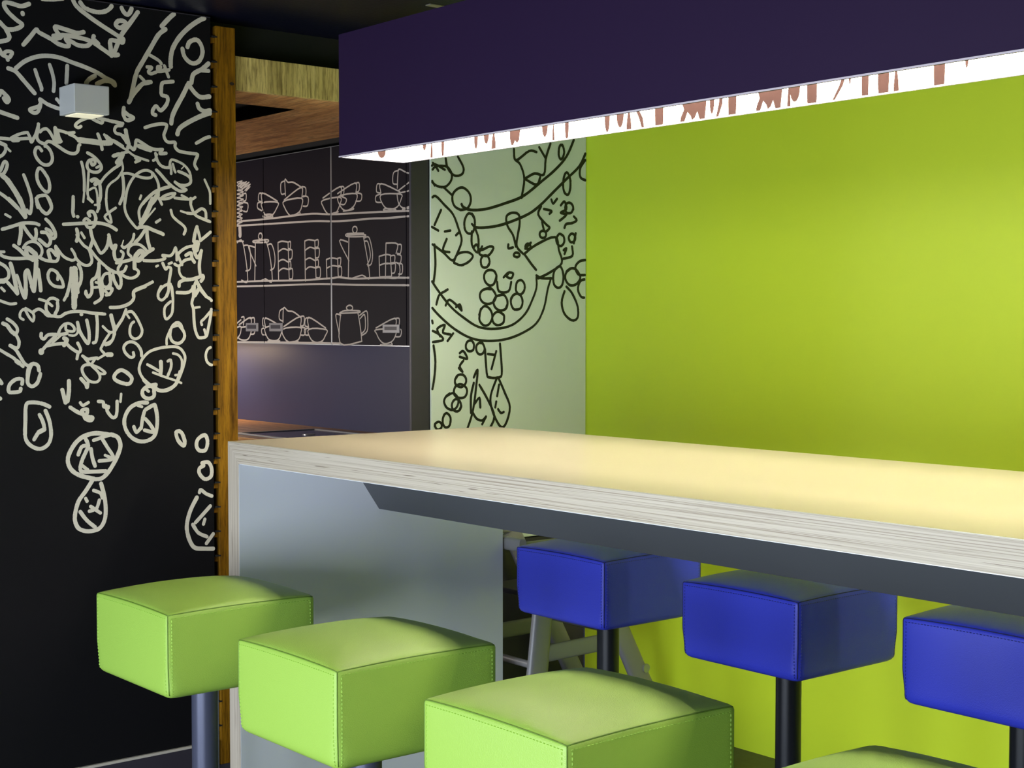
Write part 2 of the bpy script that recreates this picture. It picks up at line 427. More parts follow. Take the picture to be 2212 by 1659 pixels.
LEFT_STROKES = """133 17436,24414 17199,24317 16933,24356 16727,24361 16693,24266 16813,24088 17060,23893 17219,23790 17124,23680 16923,23603 16740,23610 16561,23765
131 16724,23608 16836,23379 16752,23272 16553,23210
133 17240,24118 17243,24092
133 17251,23201 17474,23472 17646,23689 17730,23618 18104,23465 18310,23351 18587,23307 18651,23381 18555,23519 18729,23467 18939,23381 19222,23398 19384,23534
136 18175,23566 18452,23623 18871,23623 19259,23570 19472,23494 19650,23397 20009,23201
170 18208,23494 18312,23540
138 19113,23793 18908,23745 18593,23796 18240,23845 18280,23701 18399,23567 18243,23498
139 19439,23708 19431,23624 19580,23500
137 18780,24743 18918,24529 19303,24279 19766,24034 20271,23791 20372,23695
138 19025,24670 19164,24528 19484,24453 19771,24490 19989,24637 20094,24871
142 20339,24955 20354,24685 20462,24529 20572,24516 20666,24658 20716,24852
143 20887,24619 20643,24280 20345,23868 20157,23439 20082,23226 20221,23242
141 20009,23184 19976,23451 19985,23649 20233,23644 20371,23633 20398,23732 20344,23766
142 20476,24174 20292,24066 20158,24144 20240,24270 20423,24286 20502,24187 20383,24060
148 22309,24867 22038,24664 21806,24427 21691,24291
146 21812,24212 21575,24010 21306,23571 21039,23128 20830,22762 20714,22339 20637,21989 20561,21827
151 23317,24776 23047,24671 22653,24393 22301,24035 22066,23659 21986,23336 21984,23075
148 22569,23752 22649,23919 22884,24014 23040,23877 23097,23637 22996,23378 22799,23258 22604,23300 22450,23458 22394,23669
108 21285,23345 21566,23220 21660,23127
108 21180,22971 21337,22971 21223,22838 21298,22777 21525,22870 21640,23021 21534,23009 21563,22874 21792,22967 21762,23068 21904,22743
110 21925,22964 21639,22882
108 20941,22653 21070,22546
145 21295,22518 21032,22439 20843,22249 20693,22063 20618,21935
125 22056,22612 21864,22575 21692,22523 21652,22328 21669,22156 21859,22105 21838,21894 21626,21666 21476,21791 21361,21659 21360,21538 21454,21512
121 20393,21641 20373,21451 20445,21287 20537,21277 20704,21360 20538,21432 20410,21523
151 23303,23306 23072,23104 22914,23017 22756,22894 22695,22642
135 23032,23064 23301,23075
149 22597,22614 22713,22432 22985,22219 23322,22261
149 22597,22614 22399,22226 22164,21819 22026,21527 21985,21296
149 22905,21992 22962,21856 23139,21776 23338,21819
151 23337,21730 23019,21613 22546,21361 22273,21163 22194,20981
132 17024,22492 17278,22715 17618,22883 17961,22955 18340,22947 18756,22844 19143,22752 19534,22626 19820,22487 20073,22394 20108,22295
132 16791,22460 17006,22392 17271,22126 17571,21812
114 17597,22504 17678,22266 17777,22013 17783,21932
115 18043,22700 18126,22445 18174,22185 18154,21935
123 18591,22726 18577,22492 18556,22207
139 19461,22517 19281,22398 19173,22259
141 20108,22295 19964,22400 19747,22395 19530,22281
118 16534,22988 16614,22836 16745,22786 16778,22708
112 16631,22838 16748,22948 16913,22934 16845,22797
131 16515,21662 16566,21780 16697,21679 16795,21559 16727,21471 16646,21577
131 16509,21176 16789,21104 17038,21044
116 18338,21422 18182,21457 17942,21535 17738,21648 17754,21517 17666,21279 17529,21234 17422,21323 17702,21447 17779,21635
116 18255,21696 18340,21605
128 17845,24616 18119,24637 18466,24707
109 21395,24864 21545,24849 21716,24879
98 16498,20408 16680,20406 16829,20402 17013,20416 17215,20448 17400,20462 17450,20368 17501,20421
91 16846,20436 17065,20559 17318,20636 17368,20591 17451,20433
165 16912,20392 17046,20410
104 17678,20912 17658,20729 17622,20545 17688,20402 17859,20349 17962,20423 18066,20415 18203,20392
101 17677,20879 17589,20592 17519,20472
98 17726,20685 17795,20757 17916,20792 18018,20709 18119,20551 18204,20425 18343,20436
127 18192,20839 18207,20658 18239,20478
85 18261,20795 18310,20583 18378,20455
94 18278,20780 18451,20752 18590,20722 18784,20754
99 18625,20691 18782,20637 18904,20546
105 18100,20401 18306,20283 18548,20151 18758,20116 18882,20192 18920,20362 18956,20399
173 18940,20540 19152,20531 19437,20519 19707,20506 19943,20541
108 19539,20764 19618,20567 19669,20316
91 19746,20763 19944,20626 20071,20601 20344,20460
70 19764,20731 19870,20569
100 18998,20955 18909,20906 18822,20974 18946,21102 19125,21193 19303,21233 19481,21164 19660,21112 19697,21200 19554,21255
108 19625,21244 19987,21199 20351,21153
115 16496,20279 16677,20211
99 16677,20195 16675,20065 16590,19929 16490,19865
74 16709,20149 16816,20051
104 17762,20136 17686,20221 17600,20198 17556,20063 17614,19902 17748,19763 17902,19716 18040,19783 18094,19936 18045,20131 17943,20256 17875,20276
105 17864,19465 17746,19598 17661,19592 17607,19424 17639,19211 17756,19020 17892,18920 17978,18966 17998,19133 17948,19329 17864,19457
105 18049,18472 18008,18603 17907,18797 17770,18806 17633,18765 17589,18647 17629,18451
156 16582,19311 16713,19205 16876,18986 17007,18781 17122,18558 17187,18398
100 17209,19383 17298,19158 17396,18868 17444,18640 17427,18410
98 16476,18817 16640,18712 16837,18543 17002,18389
102 16483,19337 16599,19377 16684,19513 16719,19661 16671,19739 16604,19686 16535,19503 16484,19435
95 19002,19881 19053,19683 19085,19348 19081,19011
69 19081,19011 19064,18842 19045,18681
101 19201,20173 19343,20107 19467,20014 19592,19887 19644,19755 19553,19631 19391,19603 19231,19661 19179,19809 19252,19949 19413,19977 19430,19860 19340,19820 19305,19919
79 19482,19745 19591,19803
78 19231,19644 19209,19356 19188,19051 19203,18866 19326,18686
139 19325,19346 19424,19386 19522,19324 19440,19243
105 19567,19326 19600,19074 19597,18836 19523,18629 19540,18512
70 19241,19054 19421,19132 19491,18949 19505,18645
85 20245,19880 19969,19691 19749,19490 19603,19295
124 20047,20140 20212,20203 20285,20156 20155,19959 20246,19931
89 20370,21552 20386,21366 20458,21270 20550,21252 20718,21343 20552,21415 20405,21470
102 19819,21215 20037,21183 20310,21146 20309,21086 20144,21055 20079,20931 20142,20834 20288,20811 20397,20683
133 20446,20952 20489,20724 20542,20523 20514,20426
107 20361,20783 20469,20586
79 19814,20740 20084,20557 20448,20362 20687,20207 20909,20137 21189,20070
107 20597,20458 20707,20381 20764,20505 20803,20680 20989,20608 21250,20472 21476,20437 21676,20460
144 20876,20505 21100,20444 21268,20404
109 21666,20451 21589,20323 21799,20347
91 21475,20280 21435,20139 21359,20090
100 21437,20312 21492,20108 21604,19959 21756,19899 21909,19909
90 20760,20126 20834,20063 20759,19997 20909,20068
88 20016,20134 20171,20188 20355,20252 20521,20298
160 20336,20217 20261,20058 20159,19948
75 20297,19992 20341,19823 20312,19685 20163,19470 19942,19303 19832,19161 19793,18971 19790,18666
74 20223,19884 19984,19715 19782,19532
103 20312,19633 20346,19430 20361,19139 20322,18914 20228,18688
89 20348,19618 20514,19637 20754,19584 20978,19537 21165,19531 21297,19574 21317,19697 21205,19759 21074,19768 20905,19705 20717,19556 20566,19340 20471,19111 20423,18868 20393,18697
91 21336,19698 21448,19549 21522,19379 21539,19206 21519,19031
106 21903,19305 21692,19241 21463,19149 21273,19017 21083,18834 20988,18727
92 22093,19106 21939,19088 21728,19007 21613,18914 21803,18924 21977,18985 22093,19097
91 21462,19062 21555,18893 21630,18759
155 21500,19030 21365,18848 21270,18741
109 21423,18921 21232,18772
81 20896,18867 20934,18973
92 22082,18965 22305,18950 22655,18951 22793,19020
83 22325,19057 22499,18978
102 22655,18933 22634,18810
105 21460,19801 21601,19680 21809,19466 22018,19303 22249,19193 22404,19202 22482,19242
102 22482,19242 22308,19320 22097,19462
101 22097,19462 22251,19387 22464,19382 22621,19461 22642,19586 22545,19686 22371,19763 22216,19806
83 21909,19909 21930,20068 21988,20159 22142,20135 22373,20045 22528,19914 22624,19762 22651,19587
92 21929,19998 21966,19843 21965,19720
83 22025,20022 22081,19833 22110,19773
37 22431,19996 22323,19892
108 21088,21090 21295,21168 21522,21230 21713,21255 21827,21230 21787,21070 21728,20908 21784,20756 21898,20695 22109,20711 22108,20570 22222,20456 22435,20419 22708,20403 22894,20381 22824,20217 22783,20055 22861,19927
109 23357,20984 23186,20935 23007,20832 22848,20740
85 23134,19598 23231,19408 23319,19199 23326,18845
140 17085,18683 17170,18446 17237,18156
104 16751,18665 16976,18454 17219,18155
105 17436,18701 17437,18477 17384,18258 17293,18349
109 17582,18709 17634,18538 17739,18370 17882,18272 17992,18347 18048,18472 18013,18627 17960,18729
86 16649,18195 16788,18122
105 18729,18822 18719,18487 18709,18363 18737,18241
105 18855,18229 18864,18227
104 16547,17757 16705,17807 16933,17885 17128,17953 17323,17978 17537,17970 17653,17935
119 17100,17857 17097,17633 17041,17355
105 17180,17878 17319,17676 17495,17474
109 17553,17797 17569,17650 17531,17476
106 17871,18106 18005,17981 18112,17811 18164,17655 18108,17548 17964,17595 18037,17668
110 17731,17717 17893,17698 17999,17527 17979,17386 17888,17322 17763,17414 17656,17497
107 17876,17819 17984,17771 18055,17669
88 17172,17238 17262,17362 17405,17428 17565,17407 17690,17307 17742,17170 17704,17029 17595,16956
113 16890,17290 17047,17183 17204,17032
149 17259,17155 17313,17226 17455,17126 17543,17042 17452,16952 17310,16983 17258,17085
100 16450,17044 16571,16962 16780,16917 17026,16915 17309,16931 17451,16874
86 16451,17096 16590,17100
97 17667,16958 17846,16885 18027,16863 18191,16876 18248,17045 18177,17200 18160,17305
110 17991,16915 17939,17088 17940,17176 18031,17196 18121,17111 18175,17043
89 18160,17322 18268,17168 18430,16997 18668,16907 18780,16972 18745,17112 18658,17242
94 18781,16989 18909,16851 19076,16767 19226,16788 19302,16915 19267,17092 19194,17267 19045,17369 18899,17541 18826,17680
112 18828,17848 18863,17664 18820,17494
91 18975,17748 19067,17600
113 19243,18273 19207,18351 19282,18404 19376,18377 19440,18220 19410,18076
91 19054,18114 19130,18188 19242,18122
100 19109,18028 19183,17924 19333,17930 19429,18041
108 18415,17981 18812,18015 19147,18047 19448,18069 19750,18037 19940,17973 20102,17881
110 19258,17909 19293,17715 19329,17539 19251,17305
101 19348,17557 19477,17312 19588,17155 19722,17248 19820,17448 19861,17692
93 19861,17692 19916,17488 19971,17292
91 19269,17234 19435,17025 19641,16834 19849,16678 20087,16566
83 19778,18825 19813,18487 19887,18347 19942,18107 19828,18147 19734,18268 19869,18400 20091,18554
92 19532,18812 19549,18634 19548,18545 19489,18409
73 19416,18610 19568,18635
106 19212,18795 19333,18703
103 16447,16771 16619,16672 16722,16520 16702,16348 16561,16259 16439,16206
155 16439,16240 16561,16242
86 16497,16044 16575,15959
122 16778,16762 16845,16523 16911,16214 16973,15887
104 16648,16244 16803,16074 16968,15887
87 16966,16422 17068,16113 17188,15794
123 17205,15769 17228,16167 17214,16461 17287,16576 17338,16429 17406,16170 17475,15963
141 17558,16868 17536,16520 17496,16207 17475,15980
115 17609,16609 17658,16262 17681,15983
99 18211,16324 18222,16482 18114,16585 17987,16600 17913,16458 17947,16267 18090,16129 18272,16097 18383,16116 18348,16292 18240,16465
108 18638,16668 18625,16367 18566,16101 18489,15836
217 18739,16635 18753,16281 18738,15823
109 18871,16788 18952,16586 18939,16284 18844,16088 18842,15946
107 19538,16867 19507,16652 19428,16418 19295,16309 19293,16112 19272,15916 19158,15808 19094,15958
114 19528,16831 19524,16474 19539,16206 19611,15833
83 19349,16096 19538,16116
83 19426,16257 19540,16224
96 19617,16332 19695,16495 19828,16534 19903,16410 19882,16229 19785,16120 19653,16154 19617,16332
93 19900,16122 19918,15978 19821,15905 19708,16011
92 19767,16712 19919,16608 20130,16576 20150,16703 20248,16850
94 20422,16763 20343,16617 20187,16559
108 20149,16559 20225,16434 20241,16217 20182,16090 20106,16161 20012,16340 19975,16501
111 19861,16552 19897,16338 19876,16157 19760,16084
93 19760,16066 19951,16069 19873,15906 19748,15868
97 20226,16542 20399,16437 20593,16405 20769,16481 20830,16609 20733,16698
141 20696,16933 20694,16716
111 19774,17304 19873,17576 19855,17710
115 19873,17576 19947,17345 20081,17403 20022,17204 20058,16989 20153,16937
93 20115,16954 20269,16994 20329,17159 20253,17229
102 20095,16864 20307,16905 20540,16966 20638,17005
93 20283,17392 20351,17340 20507,17435 20645,17603 20686,17768
41 20334,17565 20278,17392
109 20722,17515 20880,17666 21040,17890
118 21119,17930 21136,17639 21212,17367
117 20864,17992 21100,18002 21337,17920 21635,17822 21665,17795
90 20396,18857 20387,18568 20458,18337 20612,18127 20805,17954 20943,18068
57 21404,18599 21203,18371 20983,18106
91 21129,18896 20990,18743 20870,18537 20868,18319 20924,18140
162 21327,18888 21125,18458 20924,18104
92 21536,18917 21634,18739
96 21439,18171 21569,18256
93 21944,18570 22003,18389 22163,18248 22366,18109 22446,17982 22387,17832
98 22513,18505 22739,18506 22884,18596 23030,18669 23154,18591 23173,18386
68 22288,18559 22513,18505
98 22640,18975 22638,18771 22739,18534 22882,18410 23360,18253
118 22848,18082 22774,17865 22730,17621
98 22848,18082 22918,17852 22958,17685
103 23357,17962 23167,17805 22958,17647
246 22833,17550 22790,17380
94 20581,17075 20484,17181 20525,17364 20682,17459 20878,17448 21034,17343 21112,17255
124 21321,17331 21131,17219 21012,17124
160 20737,17098 20856,17229 20935,17249 20993,17178 20932,17049 20814,16964 20717,17043
95 21010,16960 21327,16959 21587,16994 21727,17053 21648,17142 21889,17131 22011,17227 22094,17396 22133,17175 22131,17008
97 22153,17212 22253,16974 22313,16865
98 22729,17472 22502,17427 22297,17309 22153,17175
113 22449,17165 22624,17245 22663,17078 22745,16959
118 22748,17286 22849,17102 22954,17217 22997,17331
97 22059,16877 22211,16825 22396,16997 22622,17059
87 22210,16806 22219,16621 22309,16475 22411,16439
109 22996,17312 22953,17105 22919,16823 22948,16562
117 22204,16185 22226,16306 22390,16383 22636,16406 22864,16467 23031,16536 23051,16452 22977,16357
97 22131,15989 22427,15984 22612,16033 22717,16165 22801,16353
114 22822,16354 22944,16131 23150,15873
118 22737,16166 22714,15868
99 22861,16093 22755,15904
100 21646,16894 21744,16712 21825,16779 21926,16726 21883,16466 21840,16207
93 21820,16244 21638,16149 21496,15981 21475,15854
97 21840,16207 21838,16041 21776,15857
97 21901,16245 21959,16043 21978,15860
77 21425,16788 21485,16817
87 21857,16881 21958,16920
99 21290,16299 21041,16176 20745,16062 20647,15970 20645,15844
85 16432,15675 16614,15611 16763,15572 16922,15590
82 16503,16035 16585,15955
99 16787,16089 16968,15869
97 17055,16093 17185,15757 17238,15881 17241,16096
117 17410,16098 17460,15967
105 17666,16102 17682,15978
86 18568,16116 18495,15880 18405,15703
181 18709,16119 18722,15765 18719,15503
104 18832,16120 18839,15952
96 19295,16128 19275,15924 19167,15837 19087,15904 19097,15981
102 19619,16133 19635,15911 19561,15740 19379,15627
79 19744,15964 19816,15896 19926,15983 19946,16086
83 17143,15113 17043,15187 17062,15335 17181,15418 17297,15221 17431,15072 17451,15287 17215,15452
97 17434,15337 17606,15429 17759,15355 17878,15239 18068,15223 18277,15207 18453,15308 18699,15360 18983,15361 19286,15320 19700,15288
84 17636,15723 17849,15656 18029,15527
94 18213,15692 18075,15758 17936,15723 17848,15572 17854,15389 17965,15239
106 18195,15625 18201,15458 18121,15290
101 18937,15273 18955,15273
102 19429,15278 19453,15023 19440,14665 19401,14452 19320,14410
108 19113,15099 19172,14819 19187,14581 19149,14394 19026,14531 18887,14769 18819,15031
72 18550,14652 18708,14634 18815,14718 18817,14854
89 18218,14721 18290,14871 18431,14989 18589,14989 18711,14871 18692,14769 18534,14770 18447,14821 18448,14938
105 17682,14698 17681,14590 17766,14539 17888,14655 18131,14671 18305,14670 18480,14703
102 18130,14620 17955,14471 17815,14322 17710,14206
186 17675,14173 17675,14148
98 17815,14322 18057,14370 18389,14400
68 18305,14653 18023,14420
134 18391,14552 18478,14501 18388,14350
100 18476,14383 18598,14264 18826,14126 18907,14210 18820,14405
95 18826,14109 18788,13932
124 19900,15246 19952,15057 20004,14817
79 19632,14912 19767,14783 19875,14714 20022,14782
85 19839,14680 19691,14475 19598,14305 19561,14203 19686,14064
80 20021,14679 19909,14474 19653,14356
150 19777,14042 19895,14041
79 19722,14064 19449,13913
96 18967,14014 19126,13918 19287,13933 19431,13948
90 19002,13988 19178,13781 19391,13590 19498,13451 19514,13314 19423,13213 19243,13218 19118,13290
84 19359,13898 19267,13746 19500,13639 19697,13481 19516,13468 19356,13642
96 19249,13746 19034,13733 18944,13616 18995,13445 19118,13290
124 16531,15002 16654,14940 16769,14776 16902,14676
102 16657,15129 16806,15038 16938,14890 16953,14759 16868,14677
100 16918,14660 17000,14478 16981,14313 16896,14281 16738,14357
103 16730,14349 16896,14232 17044,13999 17176,13799 17328,13730
95 16412,14237 16626,14104 16825,13986 16991,13835 17116,13725
141 16924,13885 16991,13835
105 17583,13625 17584,13725 17448,13802 17328,13763 17258,13598 17238,13335
105 21054,16155 20810,16065 20660,15976 20657,15786 20526,15629 20266,15523 20045,15496 19881,15494
133 19905,15246 19949,15057 20019,14834
98 20394,15429 20280,15161 20112,14920 20018,14748 19961,14542 19850,14388 19722,14346
71 20393,15317 20502,15170
79 19727,14809 19872,14731 19982,14748
93 20449,15352 20579,15369 20689,15266 20817,15058 20927,14780 20850,14589 20681,14520 20533,14625 20517,14833 20574,14989 20649,15049
99 20900,13987 20883,14153 20772,14328 20605,14425 20420,14401 20307,14263 20361,14090 20526,13949 20638,13982 20624,14095
91 21585,16163 21487,15969 21486,15812 21599,15734 21734,15832 21832,16044 21853,16168
92 21949,16169 21984,15888 21981,15570 21940,15306 21765,15138 21690,15270 21712,15516 21905,15693
102 22130,15978 22392,15972 22588,16019 22708,16181
103 22688,16181 22705,15896 22644,15647 22701,15451 22717,15095 22754,14810 22850,14577 22969,14541 23148,14594 23210,14809 23293,15168 23335,15455 23338,15742 23159,15866 22982,16042 22885,16184
94 22884,16059 22764,15879
75 22760,15505 22918,15524
91 23315,15401 23093,15167 22973,15060 22992,14961
94 23080,14800 23128,14648
83 21757,14346 21759,14513 21838,14706 21955,14882 22188,14935
102 22188,14935 22342,14758 22379,14580 22280,14421 22124,14369 21951,14441 21876,14636 21936,14883 22111,15024 22246,14971 22322,14775
94 20967,13247 20838,13457 20821,13666 20936,13909 21165,14115 21469,14217 21757,14258 22065,14263 22239,14191 22354,14047 22392,13887 22331,13639 22251,13428 22152,13219
83 21976,14052 22159,13997 22274,13835 22272,13587 22192,13393 22046,13361
91 21094,13717 21273,13623 21481,13505
132 21551,13794 21558,13600 21537,13425
96 21790,13808 21887,13841 21904,13629 21786,13349
77 21281,13462 21518,13373 21785,13278 22074,13183 22248,13108
95 23380,14251 23204,14180 23122,13984 23160,13786 23279,13676 23375,13665
118 17601,13596 17553,13756 17390,13791 17285,13562 17248,13245 17381,13129 17547,13237 17641,13495
116 17077,13209 17079,13348 16897,13352 16702,13199 16679,12990 16852,12969 17005,12993 17035,13071
115 16397,13344 16463,13244
115 16389,12814 16417,12793
119 17909,12504 17662,12613 17334,12652 17190,12569 17164,12092 17157,11614 17317,11367 17603,11252 17853,11379 17948,11657 17903,12062 17783,12388
118 17596,12275 17696,12070 17735,11828 17569,11755 17422,11542
147 17735,11828 17569,11755
132 18312,12996 18372,12771 18412,12616
132 18526,13261 18522,12969 18476,12655
120 18558,12461 18790,12310 19045,12219 19098,12381 18918,12346 19044,12178 19259,12129 19215,12040 19043,12096 18960,12263
100 18878,12592 18963,12508 19135,12592
110 19459,12614 19611,12588 19631,12444 19784,12438 19739,12316 19912,12103 20044,12180 20071,12594
102 19739,12316 19697,12483
86 20206,12818 20181,12582
117 18908,13325 19056,13158 19098,13055 19125,13189
124 20236,13556 20059,13485 19978,13321 20144,13193 20454,13123 20567,13278 20457,13435 20236,13556
126 20971,13235 21172,13062 21536,12884 21859,12938 22093,13123 22212,13461
127 21355,13079 21081,13023 20922,12901 20943,12733 21123,12643 21305,12722 21308,12932 21378,13078
96 21035,12940 21125,12874
127 21076,12519 20805,12519 20490,12372 20308,12045 20349,11710 20569,11429 20882,11308 21200,11377 21362,11580 21412,12001 21348,12383 21280,12436 21029,12310
95 20759,12446 20894,12399
118 20983,12270 20912,12021 20864,11729
117 20618,11782 20705,11611 20864,11750
118 21003,12017 21160,11842 21294,11626 21248,11586 20976,11661
130 22171,11577 22054,11540 22121,11289 22306,11109 22355,11235 22263,11496 22161,11578
132 23067,11407 22828,11297 22764,11085 22872,10920 23087,10930 23161,11195 23067,11407
132 22963,10513 23179,10522 23297,10320 23271,10061 23054,9988 22865,10173 22866,10346 23010,10424
136 19818,11569 19556,11622 19253,11636 18908,11530 18650,11298 18467,10941 18515,10654 18724,10437 19108,10289 19453,10226 19672,10335 19895,10611 20074,10933 20166,11219 20081,11473 19905,11565
121 18795,11013 18905,11244 19077,11276
122 19036,11483 19119,11274 19031,11073 18899,10794 18874,10509 19239,10466 19665,10460
109 18919,10670 19089,10537
122 19204,11167 19244,10897 19328,10637
114 19555,11478 19726,11201 19919,10838 19468,10782
114 19294,11429 19555,11499 19862,11587
93 19657,10948 19897,10839
131 19236,10199 19017,9885 18799,9614 18689,9295 18664,9011 18789,8754 19088,8646 19435,8698 19612,8931 19660,9259 19621,9676 19517,10077
122 18838,9263 19049,8978 19306,8759
110 19130,9260 19356,9324 19454,9573
110 19175,9400 19484,9178
109 19014,9659 19056,9574
110 19276,9887 19491,9789 19555,9640
138 23332,7704 22986,7738 22653,7813 22466,8132 22399,8526 22522,8990 22763,9411
118 22859,9569 22908,9652 23098,9508 23347,9403
124 23238,9098 22948,8826 22708,8608
122 22612,8551 22800,8275 23109,8117
119 23042,8688 22993,8540
124 23336,8184 23093,7901"""
